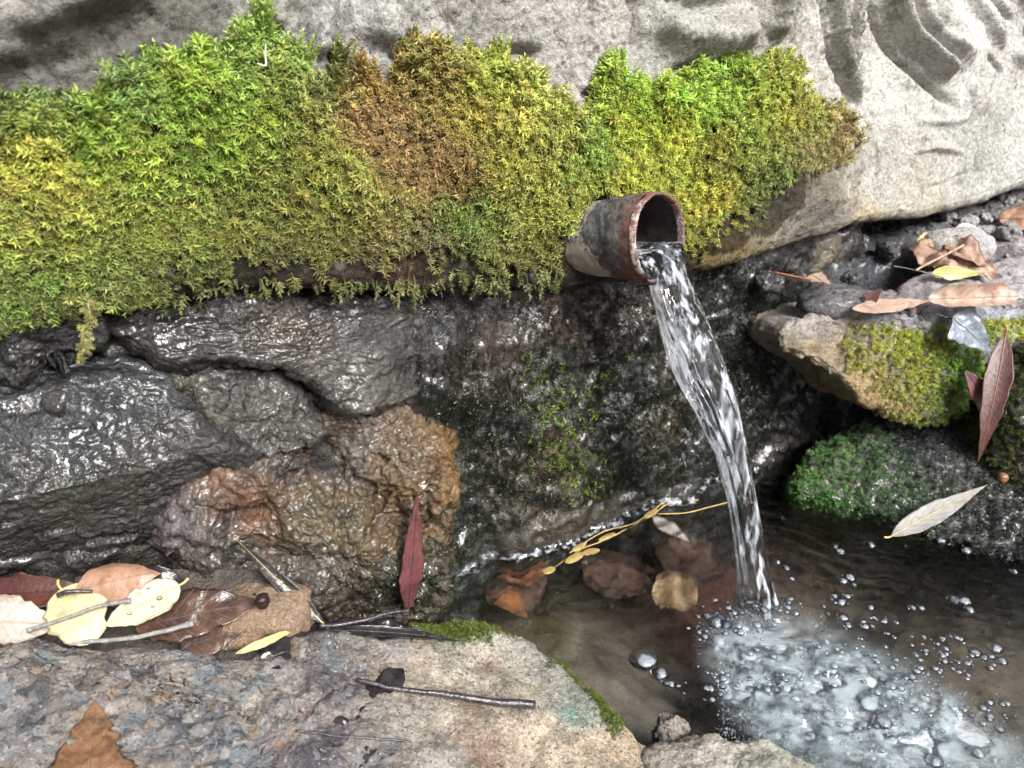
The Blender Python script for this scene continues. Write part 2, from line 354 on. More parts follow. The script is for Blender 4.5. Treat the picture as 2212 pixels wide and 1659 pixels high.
# ------------------------------------------------------------------ stones
def stone_geo(outline, fr, NN=300, MM=70, pillow=0.015, edge=0.02, back=0.06, K=14, noise=((60, 0.004, 4),), jag=0.002, taper=0.0, disp=None, seed=0.0, aniso=None, center=None, fac=None):
    ol = resample(outline, NN)
    tn = nz(np.roll(ol, -1, 0) - np.roll(ol, 1, 0)); on = np.stack([tn[:, 1], -tn[:, 0]], -1)
    area = 0.5 * np.sum(ol[:, 0] * np.roll(ol[:, 1], -1) - np.roll(ol[:, 0], -1) * ol[:, 1])
    if area < 0: ol = ol[::-1]; on = on[::-1] ; on = -on if False else on
    q = np.concatenate([ol, np.full((NN, 1), seed)], -1)
    ol = ol + on * (jag * (fbm(q, 70, 3, off=seed) + 0.6 * fbm(q, 220, 2, off=seed)))[:, None]
    c = ol.mean(0) if center is None else np.asarray(center)
    rho = 1 - (1 - np.arange(1, MM + 1) / MM) ** 1.25
    P2 = c + rho[:, None, None] * (ol - c)[None]
    P2 = np.concatenate([c[None, None] + np.zeros((1, NN, 2)), P2], 0)
    flat = P2.reshape(-1, 2); sdist = np.empty(len(flat))
    ol32 = (ol - c).astype(np.float32); o2 = (ol32 ** 2).sum(1); fl = (flat - c).astype(np.float32)
    for k in range(0, len(flat), 8000):
        f_ = fl[k:k + 8000]; sdist[k:k + 8000] = np.sqrt(np.maximum((o2[None] - 2 * f_ @ ol32.T).min(1) + (f_ ** 2).sum(1), 0))
    sdist = sdist.reshape(P2.shape[:2]); sdist[-1] = 0
    e = np.clip(sdist / edge, 0, 1); h = pillow * np.sqrt(np.clip(1 - (1 - e) ** 2, 0, 1))
    if disp is not None: h = h + disp(P2) * smooth(0, 1, e)
    V = fr.w(P2, h)
    ks = np.arange(1, K + 1) / K
    out2 = c + (ol - c)[None] * (1 - taper * ks)[:, None, None]
    V = np.concatenate([V, fr.w(out2, -back * ks[:, None] * np.ones((1, NN)))], 0)
    R = V.shape[0]; V = V.reshape(-1, 3); F = grid_faces(R, NN, True)[:, ::-1]
    Nn = normals(V, F); Nn[:NN] = fr.en
    Q = V.copy()
    if aniso is not None: Q = np.stack([(V @ fr.ex) * aniso[0], (V @ fr.ey) * aniso[1], (V @ fr.en) * aniso[2]], -1)
    d = 0
    for sc, amp, oc in noise: d = d + amp * fbm(Q, sc, oc, 0.55, off=seed * 7.7)
    if fac:
        for sc, amp in fac: d = d + facet(Q + 0.010 * np.stack([fbm(Q, 50, 2), fbm(Q, 50, 2, off=4), fbm(Q, 50, 2, off=8)], -1), sc, amp, seed * 3.1)
    d = np.asarray(d); d[:NN] = d[:NN].mean()
    V = V + Nn * d[:, None]
    return V, F
GEO = {}
def stone(name, outline, fr, ctrl, mat, label, cat='rock', kind=None, group=None, warp=35, sc=45, **kw):
    V, F = stone_geo(outline, fr, **kw)
    o = obj(name, V, F, mat, attrs={'tint': tint(V, ctrl, warp, sc)}, label=label, cat=cat, kind=kind, group=group)
    return o, V, F

PHI = math.atan(0.52)
T_ = np.array([cos(PHI), sin(PHI), 0]); N_ = np.array([sin(PHI), -cos(PHI), 0])
WALL = Frame((0, 0.49, 0), T_, N_ + 0.18 * UP)              # the leaning face behind the pool
LEDGE = Frame((0, 0.3, 0.026), (1, 0, -0.24), (0.24, 0, 1))  # the sloping slab in front
POOL = Frame((0, 0.3, 0.0), (1, 0, 0), UP)

# ---- ground sheet, pool bed, bank
gx = np.concatenate([-np.geomspace(20, 1.2, 14), np.linspace(-1, 1.5, 30), np.geomspace(1.7, 20, 14)])
X, Y = np.meshgrid(gx, gx); G0 = np.stack([X, Y, np.full_like(X, -0.16)], -1)
G0[..., 2] += 0.02 * fbm(G0, 1.5, 4)
V = G0.reshape(-1, 3)
obj('ground', V, grid_faces(len(gx), len(gx)), M_SAND, attrs={'tint': np.tile([[0.10, 0.085, 0.065]], (len(V), 1))}, kind='structure', label='earth ground around the spring', cat='ground')

xs = np.arange(-0.32, 0.95, 0.0045); ys = np.arange(0.02, 0.74, 0.0045)
X, Y = np.meshgrid(xs, ys); B = np.stack([X, Y, np.zeros_like(X)], -1)
ledge_edge = LEDGE.pt(np.array([880, 1050, 1200, 1330, 1440, 1560, 1700]), np.array([1340, 1345, 1400, 1530, 1610, 1690, 1800]))[:, :2]
d_l, _ = seg_dist(B[..., :2], ledge_edge)
B[..., 2] = -0.032 - 0.055 * smooth(0.01, 0.16, d_l) - 0.05 * smooth(0.40, 0.52, Y - 0.25 * (X - 0.2)) * smooth(0.15, 0.3, X) + 0.010 * fbm(B, 14, 4) + 0.004 * fbm(B, 60, 3)
V = B.reshape(-1, 3)
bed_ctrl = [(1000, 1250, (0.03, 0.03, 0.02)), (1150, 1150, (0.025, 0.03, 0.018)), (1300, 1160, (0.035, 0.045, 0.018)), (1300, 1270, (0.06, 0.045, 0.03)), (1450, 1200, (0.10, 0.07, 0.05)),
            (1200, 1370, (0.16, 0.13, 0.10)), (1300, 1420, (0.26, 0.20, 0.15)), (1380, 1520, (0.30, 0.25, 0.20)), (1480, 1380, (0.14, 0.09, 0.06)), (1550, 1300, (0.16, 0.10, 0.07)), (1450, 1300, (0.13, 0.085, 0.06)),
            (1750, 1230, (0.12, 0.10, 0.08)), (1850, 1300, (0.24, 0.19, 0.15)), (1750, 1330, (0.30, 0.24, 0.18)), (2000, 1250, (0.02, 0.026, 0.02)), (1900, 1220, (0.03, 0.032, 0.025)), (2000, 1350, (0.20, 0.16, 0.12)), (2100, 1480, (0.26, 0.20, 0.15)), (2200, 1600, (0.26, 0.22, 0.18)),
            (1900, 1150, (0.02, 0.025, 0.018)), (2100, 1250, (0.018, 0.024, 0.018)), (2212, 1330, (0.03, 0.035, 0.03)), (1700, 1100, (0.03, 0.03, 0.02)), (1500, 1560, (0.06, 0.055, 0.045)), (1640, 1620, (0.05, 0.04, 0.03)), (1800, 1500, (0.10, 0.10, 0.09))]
bed_ctrl = [(u, v, tuple(0.62 * x if x > 0.1 else 0.35 * x for x in c)) for u, v, c in bed_ctrl] + [(1230, 1390, (0.24, 0.20, 0.155)), (1330, 1470, (0.26, 0.215, 0.17)), (1400, 1540, (0.25, 0.21, 0.17)), (1450, 1440, (0.17, 0.13, 0.10))]  # dark zones: dark bed, plus the dark wall's reflection painted into the tint
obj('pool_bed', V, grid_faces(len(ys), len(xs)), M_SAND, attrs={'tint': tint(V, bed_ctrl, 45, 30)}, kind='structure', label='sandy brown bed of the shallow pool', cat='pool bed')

xs = np.concatenate([np.arange(0.10, 0.80, 0.003), np.arange(0.81, 2.0, 0.04)]); ys = np.concatenate([np.arange(0.50, 0.95, 0.003), np.arange(0.96, 1.6, 0.04)])
X, Y = np.meshgrid(xs, ys); B = np.stack([X, Y, np.zeros_like(X)], -1)
yf = 0.612 + 0.30 * (X - 0.22) + 0.018 * fbm(B, 16, 3)
top = 0.178 + 0.06 * (Y - 0.6) + 0.010 * (X - 0.3) + 0.008 * fbm(B, 22, 4) + 0.006 * np.abs(fbm(B, 60, 3))
B[..., 2] = -0.15 + (top + 0.15) * smooth(-0.012, 0.045, Y - yf)
B[..., 0] += 0.006 * fbm(B, 40, 3, off=5); B[..., 1] += 0.008 * fbm(B, 40, 3, off=8)
Fg = grid_faces(len(ys), len(xs)); V = B.reshape(-1, 3)
bank_ctrl = [(1600, 650, (0.02, 0.022, 0.022)), (1700, 600, (0.03, 0.033, 0.036)), (1850, 560, (0.05, 0.056, 0.066)), (1900, 600, (0.055, 0.06, 0.07)), (2000, 560, (0.10, 0.10, 0.11)), (2130, 570, (0.22, 0.20, 0.21)), (2200, 520, (0.24, 0.22, 0.22)), (2200, 440, (0.20, 0.19, 0.18)),
             (2100, 620, (0.20, 0.18, 0.18)), (1900, 500, (0.03, 0.03, 0.033)), (1700, 800, (0.012, 0.012, 0.013)), (1900, 900, (0.012, 0.012, 0.012)), (1800, 620, (0.04, 0.04, 0.04))]
obj('bank', V, Fg, M_BANK, attrs={'tint': tint(V, bank_ctrl, 30, 40)}, kind='structure', label='dark wet earth bank beneath the carved stone', cat='bank')
GEO['bank'] = (V, Fg)

# ---- carved stone
a_f = WALL.ab(np.array([-60.0, 2290.0]), np.array([400.0, 200.0]), 0.0)[:, 0]
A0, A1 = a_f[0] - 0.03, a_f[1] + 0.05
aa = np.concatenate([np.linspace(A0 - 0.8, A0 - 0.02, 22), np.arange(A0, A1, 0.0022), np.linspace(A1 + 0.02, A1 + 0.9, 26)])
bq = WALL.poly([(-300, 745), (-60, 720), (0, 708), (90, 680), (200, 655), (330, 655), (480, 640), (640, 622), (780, 632), (900, 645), (1050, 640), (1200, 625), (1330, 612), (1480, 585), (1560, 562), (1660, 540), (1720, 515), (1800, 492), (1950, 480), (2080, 455), (2150, 430), (2260, 395), (2500, 370)])
b0 = np.interp(aa, bq[:, 0], bq[:, 1]) + 0.004 + 0.003 * fbm(np.stack([aa, aa * 0, aa * 0], -1), 40, 3)
q = np.concatenate([np.arange(0, 0.012, 0.0012), np.arange(0.012, 0.27, 0.0022), np.linspace(0.28, 0.6, 22)])
AA = np.repeat(aa[None], len(q), 0); BB = b0[None] + q[:, None]
P2 = np.stack([AA, BB], -1); W0 = WALL.w(P2, np.zeros_like(AA)); UV = project(W0)
MOSS_TOP = [(-330, 300), (-200, 225), (-60, 222), (0, 215), (60, 200), (115, 198), (165, 240), (200, 215), (255, 175), (300, 140), (345, 113), (380, 130), (425, 122), (447, 92), (470, 128), (505, 90), (540, 50), (575, 15), (600, 75), (650, 100), (680, 165), (715, 150), (735, 95), (748, 185), (775, 170), (800, 165), (862, 150), (880, 70), (940, 95), (1000, 108), (1055, 100), (1078, 90), (1100, 140), (1150, 160), (1205, 200), (1230, 250), (1258, 250), (1290, 180), (1325, 105), (1348, 150), (1420, 165), (1470, 150), (1520, 140), (1585, 95), (1625, 120), (1680, 95), (1725, 120), (1755, 195), (1780, 240), (1815, 215), (1840, 250), (1852, 310)]
MOSS_BOT = [(1845, 390), (1790, 430), (1720, 470), (1650, 520), (1600, 545), (1540, 565), (1480, 592), (1330, 615), (1200, 632), (1050, 645), (900, 650), (780, 640), (640, 630), (480, 650), (330, 665), (200, 665), (90, 690), (0, 718), (-60, 728), (-200, 760), (-330, 700)]
MOSS_TOP = [(u, v + 34) for u, v in MOSS_TOP]; MOSS_BOT = [(u, v - 26) for u, v in MOSS_BOT]; MOSS_POLY = np.array(MOSS_TOP + MOSS_BOT, float)
mt = np.array(MOSS_TOP, float); tl = np.interp(UV[..., 0], mt[:, 0], mt[:, 1])
pad = smooth(-25, 60, UV[..., 1] - tl) * smooth(1880, 1740, UV[..., 0])
H = 0.016 * pad * (0.75 + 0.9 * fbm(W0, 11, 2))
H += 0.010 * fbm(W0, 7, 2) * 0.8
def stroke(pts, wpx, hgt, flat=False):
    global H
    P = WALL.poly(pts); d, s = seg_dist(P2, resample(P, 9, False)); m = 0.40 / FPX * 1.35
    w = wpx * m * (0.55 if hgt < 0 else 0.75) * (1 + 0.25 * fbm(np.stack([s * 4, s * 0, s * 0 + hgt * 999], -1), 1.0, 2))
    prof = np.exp(-(d / w) ** 2) if not flat else smooth(w * 1.5, w * 0.6, d)
    H = H + (1.35 if hgt > 0 else 1.0) * hgt * prof * smooth(-0.02, 0.12, s) * smooth(1.03, 0.8, s)
stroke([(-120, 30), (0, 20), (120, -25), (300, -90)], 90, 0.020, True)
stroke([(-60, 105), (60, 92), (180, 60), (320, 10)], 28, -0.008)
stroke([(470, -60), (475, 60), (440, 140)], 16, -0.004)
stroke([(560, -60), (562, 20), (580, 120)], 22, -0.010)
stroke([(610, -60), (600, 20), (590, 70)], 26, 0.008)
stroke([(655, -60), (650, 40), (640, 110)], 13, -0.009)
stroke([(705, -60), (692, 40), (672, 130)], 26, 0.010)
stroke([(740, -50), (728, 50), (712, 170)], 15, -0.010)
stroke([(830, -90), (825, 0), (812, 110)], 52, 0.013)
stroke([(895, -60), (890, 30), (870, 95)], 16, -0.009)
stroke([(930, -60), (960, 0), (950, 50)], 30, 0.006)
stroke([(1085, 120), (1110, 112), (1140, 125)], 20, -0.016)
stroke([(1145, 200), (1165, 215)], 12, -0.008); stroke([(1230, 205), (1260, 200)], 10, -0.008); stroke([(1300, 170), (1310, 230)], 9, -0.006)
stroke([(1330, -40), (1345, 40), (1340, 130)], 24, -0.010)
stroke([(1370, 40), (1440, 75), (1520, 85), (1610, 60)], 50, 0.018)
stroke([(1400, 5), (1480, 20), (1560, 12)], 24, -0.009)
stroke([(1420, 150), (1500, 148), (1580, 120)], 18, -0.010)
stroke([(1640, -50), (1655, 30), (1640, 90)], 30, 0.012)
stroke([(1700, -50), (1690, 40), (1665, 110)], 16, -0.010)
stroke([(1738, -60), (1755, 60), (1790, 150), (1822, 225)], 13, -0.008)
stroke([(1768, -60), (1785, 60), (1812, 150), (1838, 235)], 17, 0.011)
stroke([(1797, -60), (1808, 60), (1822, 150)], 8, -0.008)
stroke([(1830, -60), (1828, 40), (1830, 170)], 13, 0.008)
stroke([(1842, -60), (1868, 50), (1935, 150), (2000, 215), (2040, 240)], 17, -0.010)
stroke([(1880, -60), (1905, 40), (1962, 115), (2012, 175)], 24, 0.018)
stroke([(1940, -60), (1962, 20), (1985, 75), (2030, 120)], 20, 0.010)
stroke([(1990, -80), (2010, 40), (2050, 150)], 60, 0.010); stroke([(2080, -60), (2120, 10), (2160, 55)], 14, -0.009); stroke([(2030, -60), (2070, 10), (2110, 70), (2135, 110)], 22, 0.008); stroke([(2140, -60), (2180, 10), (2230, 60)], 24, 0.008); stroke([(2150, 110), (2200, 150), (2260, 160)], 20, 0.006)
stroke([(2180, 60), (2225, 110)], 22, -0.012); stroke([(2095, 120), (2130, 165)], 12, -0.008)
stroke([(1935, 325), (1990, 318), (2050, 330)], 10, 0.005); stroke([(1960, 405), (2020, 385), (2060, 365)], 7, -0.004); stroke([(1945, 260), (2010, 262), (2060, 250)], 14, 0.004)
stroke([(1850, 260), (1862, 330), (1850, 400)], 5, -0.003); stroke([(2050, 190), (2065, 240), (2040, 270), (2060, 300)], 4, -0.004); stroke([(1000, -40), (1010, 40), (995, 90)], 6, -0.006); stroke([(1240, -40), (1250, 60), (1235, 160)], 4, -0.004); stroke([(300, 10), (350, 60), (420, 80)], 5, -0.004); stroke([(0, 150), (120, 140), (230, 110)], 6, -0.003)
rr = smooth(1780, 1900, UV[..., 0])
H += (1 - 0.5 * rr) * (0.0026 * fbm(W0, 70, 4) + 0.0030 * np.minimum(ridged(W0, 130, 3) - 0.35, 0.1))
w1, w2, _ = worley(W0, 95); H -= 0.0055 * (1 - 0.7 * rr) * smooth(0.30, 0.08, w1) * smooth(-0.1, 0.3, fbm(W0, 25, 2, off=3)); w1, w2, _ = worley(W0, 190, 4.0); H -= 0.0030 * (1 - 0.7 * rr) * smooth(0.35, 0.1, w1)
re = 0.016; e = np.clip(q / re, 0, 1)[:, None]
H = H + 0.014 - re * (1 - np.sqrt(np.clip(1 - (1 - e) ** 2, 0, 1)))
Vf = WALL.w(P2, H)
under = []
for k, dpt in enumerate((0.11, 0.06, 0.03, 0.012)):
    under.append(WALL.w(np.stack([aa, b0 - 0.001 + 0.0 * aa], -1), H[0] - dpt)[None])
V = np.concatenate(under + [Vf], 0); R = V.shape[0]; V = V.reshape(-1, 3); Fc = grid_faces(R, len(aa))
# back and top so that the block is solid
top_back = WALL.w(np.stack([aa, BB[-1]], -1), H[-1] - 0.25); bot_back = WALL.w(np.stack([aa, b0], -1), np.full(len(aa), -0.25))
nb = len(V); L = len(aa); V = np.vstack([V, top_back, bot_back]); j = np.arange(L - 1)
r0 = (R - 1) * L
Fc = np.vstack([Fc, np.stack([r0 + j, r0 + j + 1, nb + j + 1, nb + j], -1), np.stack([nb + j, nb + j + 1, nb + L + j + 1, nb + L + j], -1), np.stack([nb + L + j, nb + L + j + 1, j + 1, j], -1)])
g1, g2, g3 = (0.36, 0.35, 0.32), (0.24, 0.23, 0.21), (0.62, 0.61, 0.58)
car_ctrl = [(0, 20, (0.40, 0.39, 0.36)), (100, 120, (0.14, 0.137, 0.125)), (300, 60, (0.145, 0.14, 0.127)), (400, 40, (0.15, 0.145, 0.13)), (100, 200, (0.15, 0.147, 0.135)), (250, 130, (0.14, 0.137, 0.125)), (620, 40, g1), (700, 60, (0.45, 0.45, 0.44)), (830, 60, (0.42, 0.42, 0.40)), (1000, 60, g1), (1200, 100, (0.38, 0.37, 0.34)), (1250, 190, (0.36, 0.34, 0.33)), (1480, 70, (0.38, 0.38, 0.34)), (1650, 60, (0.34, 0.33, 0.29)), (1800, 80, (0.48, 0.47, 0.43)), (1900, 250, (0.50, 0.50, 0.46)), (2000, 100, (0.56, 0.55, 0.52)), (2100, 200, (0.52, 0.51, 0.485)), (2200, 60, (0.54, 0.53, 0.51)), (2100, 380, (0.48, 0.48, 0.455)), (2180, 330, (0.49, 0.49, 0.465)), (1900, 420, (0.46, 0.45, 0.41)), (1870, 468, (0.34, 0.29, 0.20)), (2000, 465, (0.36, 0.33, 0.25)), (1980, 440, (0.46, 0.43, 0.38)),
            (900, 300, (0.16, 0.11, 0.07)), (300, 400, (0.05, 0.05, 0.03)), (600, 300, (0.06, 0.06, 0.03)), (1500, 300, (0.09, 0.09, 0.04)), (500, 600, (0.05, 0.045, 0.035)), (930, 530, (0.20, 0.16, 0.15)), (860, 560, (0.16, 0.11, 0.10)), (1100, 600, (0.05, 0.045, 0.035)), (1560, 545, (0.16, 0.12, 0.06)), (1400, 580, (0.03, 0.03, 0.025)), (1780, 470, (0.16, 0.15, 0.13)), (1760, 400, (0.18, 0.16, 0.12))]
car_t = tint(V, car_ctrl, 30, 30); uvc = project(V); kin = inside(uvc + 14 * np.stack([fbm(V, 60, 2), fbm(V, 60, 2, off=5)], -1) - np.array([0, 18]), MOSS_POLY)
car_t[kin & (uvc[:, 0] < 1740)] *= np.array([0.30, 0.28, 0.24])  # stone under moss darkened: humus, plus shade between the shoots painted in
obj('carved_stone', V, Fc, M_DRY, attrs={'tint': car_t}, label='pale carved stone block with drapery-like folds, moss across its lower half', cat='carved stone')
GEO['carved'] = (V, Fc)

# ---- dark wet face behind and beside the rocks
aa2 = np.arange(WALL.ab(np.array(-120.), np.array(900.))[0], WALL.ab(np.array(1830.), np.array(600.))[0] + 0.02, 0.0024)
bb2 = np.arange(-0.13, 0.30, 0.0024)
AA, BB = np.meshgrid(aa2, bb2); P2 = np.stack([AA, BB], -1); W0 = WALL.w(P2, np.zeros_like(AA)); UV = project(W0)
H = 0.002 + 0.008 * fbm(W0, 12, 3) + facet(W0, 26, 0.004) + 0.006 * fbm(W0, 34, 4) + 0.002 * fbm(W0, 120, 3) - 0.012 * smooth(0.19, 0.26, BB)
for (uu, vv, rr_, hh) in ((930, 730, 70, 0.016), (925, 840, 70, 0.018), (1000, 700, 70, 0.008), (1250, 720, 90, 0.006), (1120, 860, 110, 0.010), (1300, 930, 100, 0.010), (1420, 800, 80, 0.006), (1500, 1000, 90, 0.006), (1200, 1040, 90, 0.008)):
    H += hh * np.exp(-(((UV[..., 0] - uu) ** 2 + ((UV[..., 1] - vv) * 1.2) ** 2) / rr_ ** 2))
V = WALL.w(P2, H).reshape(-1, 3); Fw = grid_faces(len(bb2), len(aa2))
wet_ctrl = [(950, 700, (0.03, 0.03, 0.034)), (1050, 760, (0.045, 0.025, 0.018)), (1000, 720, (0.035, 0.03, 0.03)), (1130, 720, (0.03, 0.018, 0.012)), (1200, 800, (0.018, 0.02, 0.014)), (1160, 1000, (0.07, 0.045, 0.02)), (1400, 850, (0.025, 0.024, 0.018)), (1440, 900, (0.06, 0.045, 0.02)), (1100, 950, (0.014, 0.016, 0.012)), (1350, 1000, (0.018, 0.02, 0.012)), (1500, 950, (0.016, 0.016, 0.014)), (1650, 800, (0.010, 0.010, 0.011)), (1600, 650, (0.014, 0.016, 0.014)), (1000, 1150, (0.02, 0.022, 0.014)), (300, 700, (0.015, 0.013, 0.012)), (1240, 700, (0.05, 0.02, 0.014))]
obj('wet_bedrock', V, Fw, M_WET, attrs={'tint': tint(V, wet_ctrl, 35, 50)}, label='black wet rock face running down from the pipe to the pool', cat='rock face')
GEO['wet'] = (V, Fw)
# height of that face at the water line, for the meniscus
wz = np.array([np.interp(0.0, V.reshape(len(bb2), len(aa2), 3)[:, k, 2], np.arange(len(bb2))) for k in range(len(aa2))])
Vg = V.reshape(len(bb2), len(aa2), 3); k0 = np.floor(wz).astype(int); fr_ = (wz - k0)[:, None]
WLINE = Vg[k0, np.arange(len(aa2))] * (1 - fr_) + Vg[k0 + 1, np.arange(len(aa2))] * fr_

# ---- wet rocks of the wall
_, V, F = stone('wet_rock', WALL.poly([(-160, 690), (0, 680), (120, 660), (232, 668), (246, 735), (205, 768), (115, 788), (60, 818), (0, 832), (-160, 850)], 0.002), WALL, [(50, 740, (0.014, 0.013, 0.012)), (130, 740, (0.022, 0.022, 0.022))], M_WET,
      'narrow black wet rock under the far left end of the moss', pillow=0.014, edge=0.010, back=0.05, noise=((30, 0.004, 3), (110, 0.0022, 3)), fac=((28, 0.004),), NN=220, MM=40, seed=1)
def tilt(b_uv, k):
    bt = WALL.ab(np.array(float(b_uv[0])), np.array(float(b_uv[1])))[1]
    return lambda P2: k * np.clip(bt - P2[..., 1], -0.03, 0.12)
_, V, F = stone('wet_rock', WALL.poly([(236, 718), (262, 676), (400, 645), (560, 632), (760, 640), (905, 655), (925, 760), (905, 860), (830, 880), (722, 888), (655, 838), (605, 805), (480, 792), (395, 808), (300, 778)], 0.004), WALL,
      [(350, 700, (0.022, 0.018, 0.014)), (500, 740, (0.032, 0.026, 0.02)), (660, 700, (0.05, 0.026, 0.015)), (620, 730, (0.055, 0.034, 0.02)), (600, 780, (0.075, 0.07, 0.064)), (730, 720, (0.07, 0.062, 0.06)), (800, 800, (0.09, 0.085, 0.078)), (820, 850, (0.12, 0.115, 0.10)), (700, 800, (0.07, 0.062, 0.055)), (480, 690, (0.018, 0.016, 0.014)), (880, 780, (0.04, 0.036, 0.034)), (700, 660, (0.02, 0.018, 0.017))], M_WET,
      'long wet brown rock wedged directly beneath the moss', pillow=0.012, edge=0.012, back=0.06, disp=lambda P2: tilt((500, 650), 0.30)(P2) * smooth(930, 760, project(WALL.w(P2, np.zeros(P2.shape[:-1])))[..., 0]), noise=((26, 0.003, 3), (90, 0.0016, 4), (260, 0.0010, 2)), fac=((18, 0.003), (45, 0.001)), NN=340, MM=60, seed=2, aniso=(0.7, 1.4, 1))
_, V, F = stone('wet_rock', WALL.poly([(372, 818), (470, 796), (600, 806), (690, 880), (720, 940), (600, 985), (480, 975), (425, 900)], 0.014), WALL,
      [(500, 850, (0.08, 0.076, 0.07)), (600, 880, (0.095, 0.09, 0.08)), (430, 890, (0.06, 0.06, 0.035))], M_WET,
      'small grey wet rock tucked under the long brown rock', pillow=0.012, edge=0.008, back=0.06, disp=tilt((500, 820), 0.3), noise=((40, 0.003, 3), (120, 0.0025, 3)), fac=((30, 0.004),), NN=220, MM=40, seed=3)
def face3(P2):
    b = P2[..., 1]; b1 = WALL.ab(np.array(150.), np.array(800.))[1]; b2 = WALL.ab(np.array(150.), np.array(1010.))[1]
    return 0.48 * np.clip(b1 - b, 0, b1 - b2) - 0.42 * np.clip(b2 - b, 0, 0.12) - 0.012
_, V, F = stone('wet_rock', WALL.poly([(-200, 850), (0, 838), (120, 796), (240, 782), (340, 798), (420, 850), (500, 915), (600, 950), (560, 1020), (500, 1090), (460, 1160), (450, 1240), (460, 1320), (200, 1350), (0, 1360), (-200, 1360)], 0.015), WALL,
      [(60, 850, (0.018, 0.02, 0.025)), (200, 880, (0.026, 0.03, 0.037)), (150, 950, (0.034, 0.037, 0.044)), (350, 880, (0.028, 0.029, 0.032)), (400, 950, (0.04, 0.039, 0.035)), (100, 1050, (0.03, 0.028, 0.024)), (150, 1080, (0.026, 0.03, 0.018)), (300, 1050, (0.036, 0.033, 0.028)), (100, 1180, (0.022, 0.019, 0.016)), (300, 1200, (0.022, 0.021, 0.019))], M_WET,
      'broad smooth black wet rock at the far left, shining with sky light', pillow=0.014, edge=0.012, back=0.06, disp=face3, noise=((16, 0.003, 2), (70, 0.0011, 4), (240, 0.0010, 3)), fac=((11, 0.003), (40, 0.0008)), NN=360, MM=90, seed=4, aniso=(0.7, 1.2, 1))
def lump(P2):
    uv = project(WALL.w(P2, np.zeros(P2.shape[:-1]))); h = 0.16 * np.clip(WALL.ab(np.array(700.), np.array(900.))[1] - P2[..., 1], 0, 0.12)
    for (uu, vv, ru, rv, hh) in ((520, 1010, 80, 55, 0.010), (640, 1090, 90, 60, 0.012), (880, 1000, 80, 70, 0.016), (440, 1120, 70, 60, 0.012), (760, 1140, 80, 70, 0.012), (620, 1230, 120, 50, 0.006), (840, 1210, 70, 60, 0.004), (690, 990, 40, 60, -0.016), (590, 1160, 60, 25, -0.014), (800, 1060, 30, 70, -0.014), (520, 1075, 60, 18, -0.014), (850, 1290, 150, 60, -0.014)):
        h = h + hh * np.exp(-((uv[..., 0] - uu) / ru) ** 2 - ((uv[..., 1] - vv) / rv) ** 2)
    return h
_, V, F = stone('wet_rock', WALL.poly([(332, 1130), (385, 1030), (450, 975), (560, 925), (660, 905), (760, 885), (890, 865), (965, 925), (1000, 990), (995, 1070), (965, 1160), (958, 1260), (935, 1400), (800, 1420), (690, 1390), (560, 1330), (420, 1290), (362, 1215)], 0.012), WALL,
      [(480, 1020, (0.226, 0.130, 0.073)), (540, 980, (0.145, 0.122, 0.098)), (620, 1000, (0.042, 0.035, 0.030)), (680, 950, (0.161, 0.069, 0.033)), (740, 980, (0.177, 0.155, 0.131)), (640, 1100, (0.128, 0.098, 0.049)), (390, 1120, (0.161, 0.138, 0.139)), (560, 1100, (0.210, 0.106, 0.058)), (720, 1120, (0.120, 0.081, 0.033)), (880, 1000, (0.177, 0.122, 0.065)), (980, 1010, (0.258, 0.138, 0.043)), (900, 1080, (0.177, 0.098, 0.033)), (500, 1200, (0.072, 0.065, 0.052)), (700, 1230, (0.113, 0.101, 0.082)), (820, 1150, (0.128, 0.081, 0.033)), (640, 1290, (0.048, 0.041, 0.033)), (880, 1250, (0.048, 0.049, 0.033)), (800, 1310, (0.042, 0.029, 0.019))], M_WET,
      'lumpy ochre and brown wet rock at the pool edge behind the red leaf', pillow=0.016, edge=0.012, back=0.07, disp=lump, noise=((20, 0.003, 3), (60, 0.0032, 4), (170, 0.0018, 3)), fac=((24, 0.006), (55, 0.003), (110, 0.0012)), NN=420, MM=110, seed=5, warp=30, sc=60)
GEO['ochre'] = (V, F)

# ---- the front ledge
def ledge_disp(P2):
    W = LEDGE.w(P2, np.zeros(P2.shape[:-1])); uv = project(W)
    h = 0.004 * fbm(W, 10, 3)
    k = smooth(900, 700, uv[..., 0])
    f1, f2, cid = worley(W * np.array([1, 1, 1.0]), 48); peb = smooth(0.0, 0.22, f2 - f1)
    h = h + k * (0.0022 * peb * (0.4 + (cid % 7) / 7.0)) + 0.003 * k * fbm(W, 60, 3)
    d, _ = seg_dist(uv, [(1020, 1365), (1130, 1385), (1230, 1450), (1310, 1520), (1390, 1590)])
    h = h + 0.006 * np.exp(-(d / 35) ** 2) * (1 + 1.6 * fbm(W, 110, 3)) - 0.005 * np.exp(-((d - 75) / 35) ** 2)
    d2, _ = seg_dist(uv, [(560, 1420), (700, 1370), (830, 1380), (1000, 1400)]); h = h + 0.004 * np.exp(-(d2 / 40) ** 2)
    return h
led_uv = [(-150, 1350), (0, 1362), (120, 1382), (240, 1392), (380, 1378), (450, 1392), (500, 1412), (560, 1400), (640, 1358), (700, 1342), (800, 1350), (900, 1338), (1000, 1338), (1060, 1345), (1130, 1360), (1195, 1400), (1245, 1450), (1300, 1505), (1360, 1560), (1410, 1592), (1445, 1625), (1500, 1690), (1540, 1800)]
lo = LEDGE.poly(led_uv, 0.012); lo = np.vstack([lo, [[0.10, -0.30], [-0.10, -0.55], [-0.40, -0.45], [-0.52, -0.05]]])
